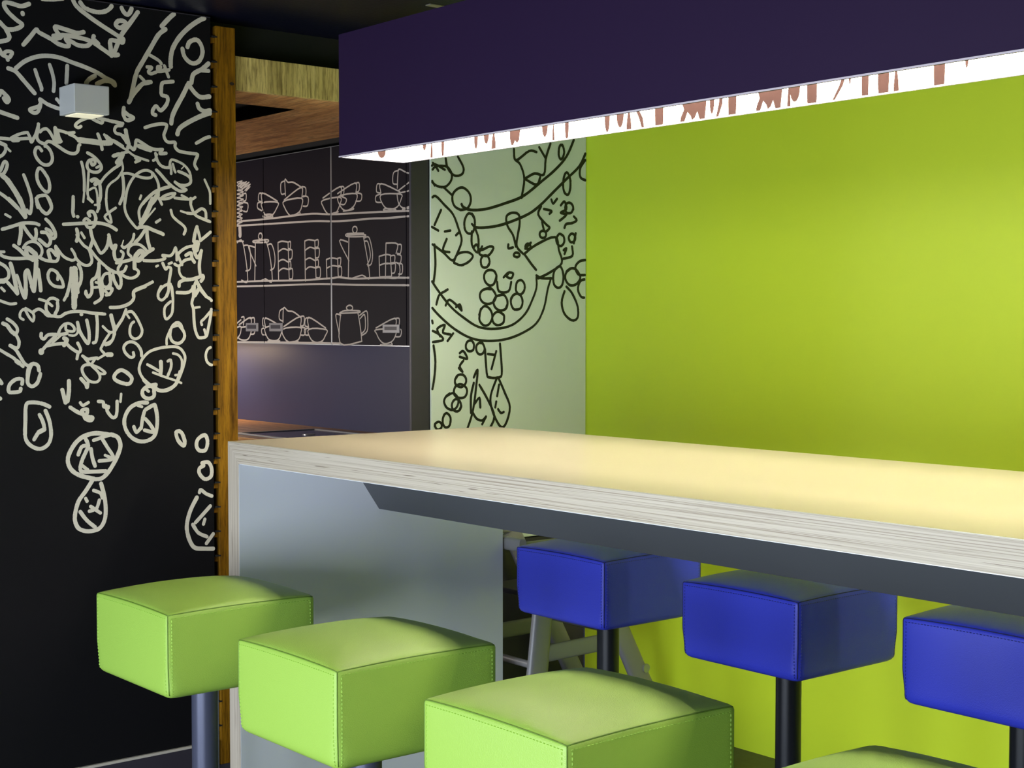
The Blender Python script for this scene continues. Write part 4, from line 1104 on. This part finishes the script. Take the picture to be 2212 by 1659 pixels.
# ------------------------------------------------------------------ oak canopy over the kitchen opening
can = thing('wooden_canopy', 'oak canopy with fascia and slotted underside above the kitchen opening', 'canopy', (-5.4, 2.9, 2.258))
for a_, b_ in ((2.4285, 2.5637), (2.5643, 2.7307), (2.7313, 2.965), (2.9656, 3.2)):
    box('fascia_board', XW - .025, XW - .004, a_, b_, 2.258, 2.367, M_OAK_FASCIA, can, bev=.0008)
box('soffit_panel', -4.632, XW - .0255, 2.4285, 3.2, 2.258, 2.263, M_OAK_SOFFIT, can)
box('soffit_panel', -4.632, XW - .09, 3.2005, 3.37, 2.258, 2.263, M_OAK_SOFFIT, can)
box('soffit_panel', -7.59, -4.633, 2.835, 3.37, 2.258, 2.263, M_OAK_SOFFIT, can)
box('top_board', -7.59, XW - .0255, 2.4285, 3.123, 2.35, 2.366, M_BLACK, can)
box('end_stile', -7.59, -7.55, 2.4285, 2.834, 2.258, 2.349, M_OAK_SOFFIT, can)

# ------------------------------------------------------------------ pale green drawn panel
mp = box('mural_panel', XW - .0035, XW + .0055, 3.208, YW - .003, 0.69, 2.256, M_PANEL, bev=.001)
tag(mp, 'pale green glass panel with black line drawing of fruit bowls', 'panel')
stroke_mesh('ink_drawing', parse_strokes(PANEL_STROKES), lambda a, b: (XW + .0061, a, b), M_INK, mp,
            keep=lambda p: 3.212 < p.x < YW - .007)

# ------------------------------------------------------------------ kitchen units
YC = 3.55
JOINTS = [-6.70, -6.123, -5.548, -4.986, -4.445]
CAB_Z = (1.410, 2.262)
cup_strokes = parse_strokes(CUP_STROKES)
HANDLES = {0: (-6.288, -6.171, 1.463, 1.502), 1: (-6.071, -5.952, 1.464, 1.502), 2: (-5.152, -5.031, 1.461, 1.496)}
for ci, label in ((0, 'dark wall cabinet with line-drawn bowls and jug beside the oak post'), (2, 'dark wall cabinet with line-drawn coffee pot beside the grey upright')):
    x0, x1 = JOINTS[ci], JOINTS[ci + 2]
    c = thing('wall_cabinet', label, 'cabinet', ((x0 + x1) / 2, YC + .2, CAB_Z[0]), 'wall cabinets printed with crockery')
    box('carcass', x0 + .006, x1 - .006, YC + .021, 3.949, CAB_Z[0] + .004, CAB_Z[1], M_CAB, c)
    for k in (ci, ci + 1):
        d0, d1 = JOINTS[k], JOINTS[k + 1]
        l_gap = .006 if k == 2 else .0022
        r_gap = .006 if k == 1 else .0022
        d = box('door', d0 + l_gap, d1 - r_gap, YC, YC + .02, CAB_Z[0], CAB_Z[1], M_CAB, c, bev=.001)
        stroke_mesh('crockery_drawing', cup_strokes, lambda a, b: (a, YC - .0007, b), M_LINE, d,
                    keep=lambda p, a=d0 + l_gap + .001, b=d1 - r_gap - .001: a < p.x < b)
        if k in HANDLES:
            a0, a1, h0, h1 = HANDLES[k]
            h = box('handle', a0, a1, YC - .004, YC - .0008, h0, h1, M_GREYPLASTIC, d, bev=.001)
            box('handle_recess', a0 + .014, a1 - .02, YC - .0046, YC - .0042, h0 + .012, h1 - .009, M_DARKGREY, h)
    box('edge_strip', x0 + .002, x1 - .002, YC + .003, YC + .02, CAB_Z[1] + .0005, CAB_Z[1] + .004, M_ALU, c)
    box('edge_strip', x0 + .002, x1 - .002, YC + .003, YC + .02, CAB_Z[0] - .004, CAB_Z[0] - .0005, M_ALU, c)
    box('joint_strip', JOINTS[ci + 1] - .0015, JOINTS[ci + 1] + .0015, YC + .006, YC + .0195, CAB_Z[0], CAB_Z[1], M_ALU, c)
    if ci == 0:
        box('side_strip', x1 - .0055, x1 - .0005, YC + .001, YC + .0195, CAB_Z[0], CAB_Z[1], M_ALU, c)
    else:
        box('side_strip', x0 + .0005, x0 + .0055, YC + .001, YC + .0195, CAB_Z[0], CAB_Z[1], M_ALU, c)

for k in range(3):
    x0 = -6.9 + k * .8
    b = thing('base_cabinet', ['dark base cabinet under the worktop beside the oak post', 'dark base cabinet under the kitchen sink', 'dark base cabinet under the worktop beside the grey upright'][k], 'cabinet', (x0 + .4, 3.65, 0), 'base cabinets under the worktop')
    box('carcass', x0 + .002, x0 + .798, 3.37, 3.94, 0.10, .956, M_CAB, b)
    box('plinth', x0 + .002, x0 + .798, 3.42, 3.9, 0.0, 0.0995, M_BLACK, b)
    for s in (0, 1):
        d = box('door', x0 + .004 + s * .397, x0 + .399 + s * .397, 3.35, 3.3695, .105, .95, M_CAB, b, bev=.001)
        box('handle', x0 + .30 - s * .0 + s * .15, x0 + .36 + s * .15, 3.338, 3.3495, .86, .88, M_ALU, d)

tag(box('worktop', -7.55, XW - .085, 3.32, 3.948, .957, .993, M_OAK_TOP, bev=.002), 'oak kitchen worktop running below the navy splashback', 'worktop')
sk = thing('sink', 'black inset sink with steel rim in the oak worktop', 'sink', (-5.85, 3.6, .993))
sx0, sx1, sy0, sy1 = -6.13, -5.58, 3.40, 3.83
for a, b_, c, d in ((sx0, sx1, sy0, sy0 + .02), (sx0, sx1, sy1 - .02, sy1), (sx0, sx0 + .02, sy0 + .02, sy1 - .02), (sx1 - .02, sx1, sy0 + .02, sy1 - .02)):
    box('rim', a, b_, c, d, .9932, .999, M_ALU, sk, bev=.001)
box('basin', sx0 + .0205, sx1 - .0205, sy0 + .0205, sy1 - .0205, .9932, .9955, M_BLACKHOB, sk)
tube('drain', [(-5.85, 3.62, .9956), (-5.85, 3.62, .998)], .03, M_ALU, sk)

uc = thing('added_strip_lamp', 'unseen warm strip lamp added under the wall cabinets beside the oak post', 'lamp', (-7.2, 3.75, 1.39))  # unseen lamp, added for warm light on worktop and soffit
box('housing', -7.55, -6.9, 3.70, 3.80, 1.395, 1.409, M_ALU, uc)
box('diffuser', -7.53, -6.92, 3.71, 3.79, 1.385, 1.3945, M_WARM, uc)

kl = thing('added_kitchen_lamp', 'unseen rectangular lamp added to light the kitchen behind the black drawn wall', 'lamp', (-6.8, 1.61, 1.35))  # hidden fill lamp, added to brighten cabinets, soffit and splashback
box('housing', -7.12, -6.48, 1.6005, 1.63, 1.18, 1.52, M_ALU, kl, bev=.003)
box('diffuser', -7.1, -6.5, 1.6305, 1.645, 1.20, 1.50, M_KITCHEN, kl)

# ------------------------------------------------------------------ bar table
XT, YF, YB, ZT, ZU, XI, XE = -3.984, 2.184, 3.186, 1.15, 1.087, -3.921, 0.62
table = thing('bar_table', 'long bar table of pale plywood with cream top and solid end leg', 'table', (-1.7, 2.685, 0))
top = prism_y('tabletop', [(XT, ZT - .0018), (XI, ZU), (XE - .063, ZU), (XE, ZT - .0018)], YF, YB, M_PLY_Z, table)
box('top_laminate', XT, XE, YF, YB, ZT - .0016, ZT, M_CREAM, top)
box('underside_laminate', XI + .002, XE - .066, YF + .002, YB - .002, ZU - .0016, ZU - .0002, M_PALE, top)
leg = prism_y('leg', [(XT, ZT - .002), (XI, ZU - .0002), (XI, 0), (XT, 0)], YF, YB, M_PLY_X, table)
box('leg_laminate', XI + .0002, XI + .0016, YF + .0005, YB - .0005, 0.001, ZU - .002, M_PALE, leg)
box('leg_laminate', XT - .0014, XT - .0002, YF + .0005, YB - .0005, 0.001, ZT - .004, M_CREAM, leg)
leg2 = prism_y('leg', [(XE, ZT - .002), (XE - .063, ZU - .0002), (XE - .063, 0), (XE, 0)], YF, YB, M_PLY_X, table)
box('leg_laminate', XE - .0646, XE - .0632, YF + .0005, YB - .0005, 0.001, ZU - .002, M_PALE, leg2)
prism_x('beam', [(2.563, ZU - .002), (2.682, .915), (2.80, .915), (2.92, ZU - .002)], XI + .0017, XE - .066, M_BEAM, table)

# ------------------------------------------------------------------ pendant lamp over the table
LX0, LX1, LY0, LY1, LZ0, LZ1 = -3.955, 0.55, 2.562, 2.808, 2.0135, 2.391
lamp = thing('pendant_lamp', 'long purple box pendant lamp hanging over the bar table', 'lamp', (-1.7, 2.685, LZ0))
T = .007
fr = box('shade_side', LX0, LX1, LY0, LY0 + T, LZ0 + .003, LZ1, M_PURPLE, lamp)
bk = box('shade_side', LX0, LX1, LY1 - T, LY1, LZ0 + .003, LZ1, M_PURPLE, lamp)
e1 = box('shade_end', LX0, LX0 + T, LY0 + T, LY1 - T, LZ0 + .003, LZ1, M_PURPLE, lamp)
e2 = box('shade_end', LX1 - T, LX1, LY0 + T, LY1 - T, LZ0 + .003, LZ1, M_PURPLE, lamp)
box('shade_top', LX0 + T, LX1 - T, LY0 + T, LY1 - T, LZ1 - .012, LZ1 - .002, M_PURPLE, lamp)
box('lining', LX0 + T, LX1 - T, LY0 + T, LY0 + T + .001, LZ0 + .003, LZ1 - .013, M_LINING, fr)
bkl = box('lining', LX0 + T, LX1 - T, LY1 - T - .001, LY1 - T, LZ0 + .003, LZ1 - .013, M_LINING, bk)
box('lining', LX0 + T, LX0 + T + .001, LY0 + T + .001, LY1 - T - .001, LZ0 + .003, LZ1 - .013, M_LINING, e1)
box('lining', LX1 - T - .001, LX1 - T, LY0 + T + .001, LY1 - T - .001, LZ0 + .003, LZ1 - .013, M_LINING, e2)
box('rim_strip', LX0, LX1, LY0 - .002, LY0 - .0001, LZ0, LZ0 + .0042, M_RIM, fr)
box('rim_edge', LX0, LX1, LY0, LY0 + T, LZ0, LZ0 + .0028, M_BLACK, fr)
box('rim_strip', LX0, LX1, LY1 - T, LY1 + .0012, LZ0, LZ0 + .0028, M_RIM, bk)
box('rim_strip', LX0 - .0012, LX0 + T, LY0 + T, LY1 - T, LZ0, LZ0 + .0028, M_RIM, e1)
for ln in LAMP_PRINT.strip().splitlines():
    pts = [tuple(int(c) / 1e4 for c in q.split(',')) for q in ln.split()]
    link_mesh('cutlery_motif', [(a, LY1 - T - .0016, b_) for a, b_ in pts], [tuple(range(len(pts)))], M_PRINT, bk)
# small motif on the lining of the near end
ev = [(LX0 + T + .0016, 2.715 + .016 * math.cos(t), LZ0 + .03 + .022 * math.sin(t)) for t in [k * math.pi / 6 for k in range(12)]]
link_mesh('end_print', ev, [tuple(range(12))], M_PRINT, e1)
for lx in (-3.2, -1.7, -0.2):
    tb = box('light_panel', lx - .7, lx + .7, 2.625, 2.745, 2.335, 2.345, M_TUBE, lamp)
    box('panel_frame', lx - .72, lx + .72, 2.605, 2.765, 2.3455, 2.378, M_LINING, tb)
for lx in (-3.32, -1.7, -0.1):
    for ly in (LY0 + .012, LY1 - .012):
        tube('suspension_cable', [(lx, ly, LZ1 - .002), (lx, ly, ZC)], .0014, M_ALU, lamp, 8)

tag(box('ceiling_strip', -3.80, -3.775, 2.78, 2.86, ZC - .004, ZC - .0005, M_CAP, bev=.001), 'short pale strip fixed to the ceiling above the purple lamp', 'ceiling strip')

# ------------------------------------------------------------------ unseen ceiling spot, added to brighten the lime wall
dl = thing('added_spotlight', 'unseen round ceiling spotlight added to brighten the lime wall', 'lamp', (-1.2, 3.15, ZC - .02))
tube('housing', [(-1.2, 3.15, ZC - .03), (-1.2, 3.15, ZC - .0005)], .05, M_ALU, dl, 24)
tube('lens', [(-1.2, 3.15, ZC - .033), (-1.2, 3.15, ZC - .0305)], .04, M_GLOW, dl, 24)
sd = bpy.data.lights.new('spot_beam', 'SPOT')
sd.energy = 32.0
sd.color = (1.0, 0.93, 0.80)
sd.spot_size = math.radians(84)
sd.spot_blend = 1.0
sd.shadow_soft_size = 0.04
so = bpy.data.objects.new('spot_beam', sd)
COL.objects.link(so)
so.parent = dl
so.location = (0, 0, -.02)
so.rotation_euler = Vector((-1.45, .81, -1.6)).to_track_quat('-Z', 'Y').to_euler()

# ------------------------------------------------------------------ wall light
wlamp = thing('wall_lamp', 'square brushed metal wall lamp on the black drawn wall', 'lamp', (XW, 1.887, 2.12))
v, f = box_geo(XW + .0015, -4.249, 1.832, 1.942, 2.121, 2.206, .0025)
link_mesh('body', v, f, M_SCONCE, wlamp)
box('back_plate', XW + .0012, XW + .004, 1.845, 1.93, 2.13, 2.2, M_ALU, wlamp)
box('diffuser', XW + .016, -4.262, 1.845, 1.929, 2.1185, 2.1207, M_GLOW, wlamp)

# ------------------------------------------------------------------ bar stools
HX, HY, SZ0, SZ1 = 0.209, 0.213, 0.562, 0.778
def seat_point(p, out=0.0):
    """maps a point of the unit cube surface onto the upholstered block"""
    hz = (SZ1 - SZ0) / 2
    b = Vector((p[0] * HX, p[1] * HY, p[2] * hz))
    r = 0.009 if p[2] > -0.2 else 0.009 + 0.014 * min(1.0, (-0.2 - p[2]) / 0.5)
    inner = Vector((max(-HX + r, min(HX - r, b.x)), max(-HY + r, min(HY - r, b.y)), max(-hz + r, min(hz - r, b.z))))
    d = b - inner
    q = inner + d.normalized() * r if d.length > 1e-9 else b
    up = max(0.0, min(1.0, (q.z - (hz - .03)) / .03))
    bx, by = 1 - abs(p[0]) ** 3.2, 1 - abs(p[1]) ** 3.2
    q.z += up * (0.019 * bx * by + 0.005 * (1 - p[0] ** 2) + 0.005 * (1 - p[1] ** 2))
    side = 1 - min(1.0, abs(p[2])) ** 2
    q.x += math.copysign(0.005 * side * (1 - p[1] ** 2), p[0]) * (abs(p[0]) ** 6)
    q.y += math.copysign(0.005 * side * (1 - p[0] ** 2), p[1]) * (abs(p[1]) ** 6)
    if d.length > 1e-9 and out:
        q += d.normalized() * out
    return q + Vector((0, 0, (SZ0 + SZ1) / 2))

def seat_geometry(n=18):
    ts = [math.sin(math.pi / 2 * (-1 + 2 * i / n)) for i in range(n + 1)]
    idx, v, f = {}, [], []
    def vid(p):
        k = tuple(round(c, 5) for c in p)
        if k not in idx:
            idx[k] = len(v)
            v.append(tuple(seat_point(p)))
        return idx[k]
    for ax in range(3):
        for s in (-1, 1):
            for i in range(n):
                for j in range(n):
                    q = []
                    for a, b in ((i, j), (i + 1, j), (i + 1, j + 1), (i, j + 1)):
                        p = [0, 0, 0]
                        p[ax] = s; p[(ax + 1) % 3] = ts[a]; p[(ax + 2) % 3] = ts[b]
                        q.append(vid(p))
                    f.append(tuple(q))
    return v, f

def seam_geometry():
    v, f = [], []
    def run(path):
        vv, ff = tube_geo(path, .0014, 6)
        b0 = len(v)
        v.extend(vv); f.extend([tuple(i + b0 for i in q) for q in ff])
    N = 24
    for s in (-1, 1):
        run([seat_point((-1 + 2 * i / N, s, 1), .0004) for i in range(N + 1)])
        run([seat_point((s, -1 + 2 * i / N, 1), .0004) for i in range(N + 1)])
        for t in (-1, 1):
            run([seat_point((s, t, 1 - 1.97 * i / N), .0004) for i in range(N + 1)])
    return v, f

def stitch_geometry():
    v, f = [], []
    def dash(a, b, nrm):
        d = (b - a)
        w = d.cross(nrm).normalized() * .0012
        b0 = len(v)
        top = nrm * .0013
        base = -nrm * .0004
        v.extend([tuple(a + w + base), tuple(b + w + base), tuple(b - w + base), tuple(a - w + base), tuple(a.lerp(b, .2) + top), tuple(a.lerp(b, .8) + top)])
        f.extend([(b0, b0 + 1, b0 + 5, b0 + 4), (b0 + 2, b0 + 3, b0 + 4, b0 + 5), (b0 + 1, b0 + 2, b0 + 5), (b0 + 3, b0, b0 + 4)])
    hz = (SZ1 - SZ0) / 2
    dz = 1 - .0115 / hz
    for s in (-1, 1):
        n = 44
        for i in range(n):
            a, b = -0.96 + 1.92 * (i + .12) / n, -0.96 + 1.92 * (i + .78) / n
            dash(seat_point((a, s, dz)), seat_point((b, s, dz)), Vector((0, s, 0)))
            dash(seat_point((s, a, dz)), seat_point((s, b, dz)), Vector((s, 0, 0)))
        n = 22
        for t in (-1, 1):
            for i in range(n):
                a, b = -0.92 + 1.8 * (i + .12) / n, -0.92 + 1.8 * (i + .78) / n
                ex, ey = 1 - .0125 / HX, 1 - .0125 / HY
                dash(seat_point((s * ex, t, a)), seat_point((s * ex, t, b)), Vector((0, t, 0)))
                dash(seat_point((s, t * ey, a)), seat_point((s, t * ey, b)), Vector((s, 0, 0)))
    return v, f

def make_stool(name, label, loc, leather_m, seam_m, stitch_m, post_m, group):
    t = thing(name, label, 'stool', (0, 0, 0), group)
    v, f = seat_geometry()
    s = link_mesh('seat', v, f, leather_m, t, smooth=True)
    v, f = seam_geometry()
    link_mesh('seam', v, f, seam_m, s, smooth=True)
    v, f = stitch_geometry()
    link_mesh('stitching', v, f, stitch_m, s)
    box('mounting_plate', -.09, .09, -.09, .09, SZ0 - .007, SZ0 - .0005, M_BLACKSTEEL, t, bev=.002)
    tube('column', [(0, 0, .016), (0, 0, SZ0 - .0075)], .036, post_m, t, 32)
    tube('base_plate', [(0, 0, 0), (0, 0, .009), (0, 0, .0155)], [.19, .19, .17], post_m, t, 40)
    t.location = loc
    return t

def copy_tree(o, parent=None):
    c = o.copy()
    COL.objects.link(c)
    c.parent = parent
    for ch in o.children:
        copy_tree(ch, c)
    return c

GREEN = [((-3.607, 1.903, 0), 'lime green bar stool beside the end of the table near the black wall'),
         ((-2.832, 1.900, 0), 'lime green bar stool second from the black wall'),
         ((-2.118, 1.906, 0), 'lime green bar stool third from the black wall'),
         ((-1.372, 1.895, 0), 'lime green bar stool cut off at the bottom right corner')]
BLUE = [((-3.530, 3.308, 0), 'blue bar stool farthest left, in front of the grey high chair'),
        ((-2.728, 3.248, 0), 'blue bar stool in the middle of the far row by the lime wall'),
        ((-2.020, 3.292, 0), 'blue bar stool cut off by the right edge of the photo')]
g0 = make_stool('bar_stool', GREEN[0][1], GREEN[0][0], M_GREEN, M_GREEN_SEAM, M_GREEN_STITCH, M_STEEL, 'green bar stools on the near side of the table')
for loc, label in GREEN[1:]:
    c = copy_tree(g0); c.location = loc; c['label'] = label
b0_ = make_stool('bar_stool', BLUE[0][1], BLUE[0][0], M_BLUE, M_BLUE_SEAM, M_BLUE_STITCH, M_BLACKSTEEL, 'blue bar stools on the far side of the table')
for loc, label in BLUE[1:]:
    c = copy_tree(b0_); c.location = loc; c['label'] = label

# ------------------------------------------------------------------ grey high chair in the corner
hc = thing('high_chair', 'grey metal high chair half hidden behind the left blue stool', 'chair', (-4.05, 3.5, 0))
def flat_bar(name, p0, p1, w0, w1, t, parent, width_dir, material=M_GREYPLASTIC):
    """tapered rounded leg of flat tube: width along width_dir, thickness t across"""
    p0, p1 = Vector(p0), Vector(p1)
    d = (p1 - p0).normalized()
    wd = Vector(width_dir); wd = (wd - d * wd.dot(d)).normalized()
    td = d.cross(wd).normalized()
    v, f = [], []
    seg = 16
    for p, w in ((p0, w0), (p1, w1)):
        for k in range(seg):
            a = 2 * math.pi * k / seg
            ca, sa = math.cos(a), math.sin(a)
            v.append(tuple(p + wd * (w / 2) * math.copysign(abs(ca) ** .6, ca) + td * (t / 2) * math.copysign(abs(sa) ** .6, sa)))
    f = [(k, (k + 1) % seg, seg + (k + 1) % seg, seg + k) for k in range(seg)] + [tuple(range(seg - 1, -1, -1)), tuple(range(seg, 2 * seg))]
    o = link_mesh(name, v, f, material, parent, smooth=True)
    o.data.set_sharp_from_angle(angle=math.radians(50))
    return o
for xs in (-3.87, -4.26):
    flat_bar('leg', (xs, 3.262, 0.0), (xs, 3.345, .74), .095, .075, .03, hc, (0, 1, 0))
    lr = flat_bar('leg', (xs, 3.905, 0.0), (xs, 3.50, .74), .085, .075, .03, hc, (0, 1, 0))
    flat_bar('side_rail', (xs, 3.31, .37), (xs, 3.72, .375), .06, .06, .022, hc, (0, 0, 1))
    side = 1 if xs > -4 else -1
    tube('bolt', [(xs + side * .014, 3.80, .255), (xs + side * .02, 3.80, .255)], .016, M_ALU, lr, 16)
    flat_bar('armrest', (xs, 3.225, .748), (xs, 3.58, .748), .03, .03, .03, hc, (1, 0, 0))
tube('front_stretcher', [(-4.248, 3.285, .335), (-3.882, 3.285, .335)], .013, M_GREYPLASTIC, hc, 12)
tube('rear_stretcher', [(-4.248, 3.68, .40), (-3.882, 3.68, .40)], .013, M_GREYPLASTIC, hc, 12)
flat_bar('tray_bar', (-4.29, 3.208, .757), (-3.84, 3.208, .757), .045, .045, .03, hc, (0, 0, 1))
box('seat', -4.243, -3.887, 3.36, 3.60, .54, .56, M_DARKGREY, hc, bev=.006)
box('footrest', -4.243, -3.887, 3.26, 3.34, .20, .215, M_GREYPLASTIC, hc, bev=.004)
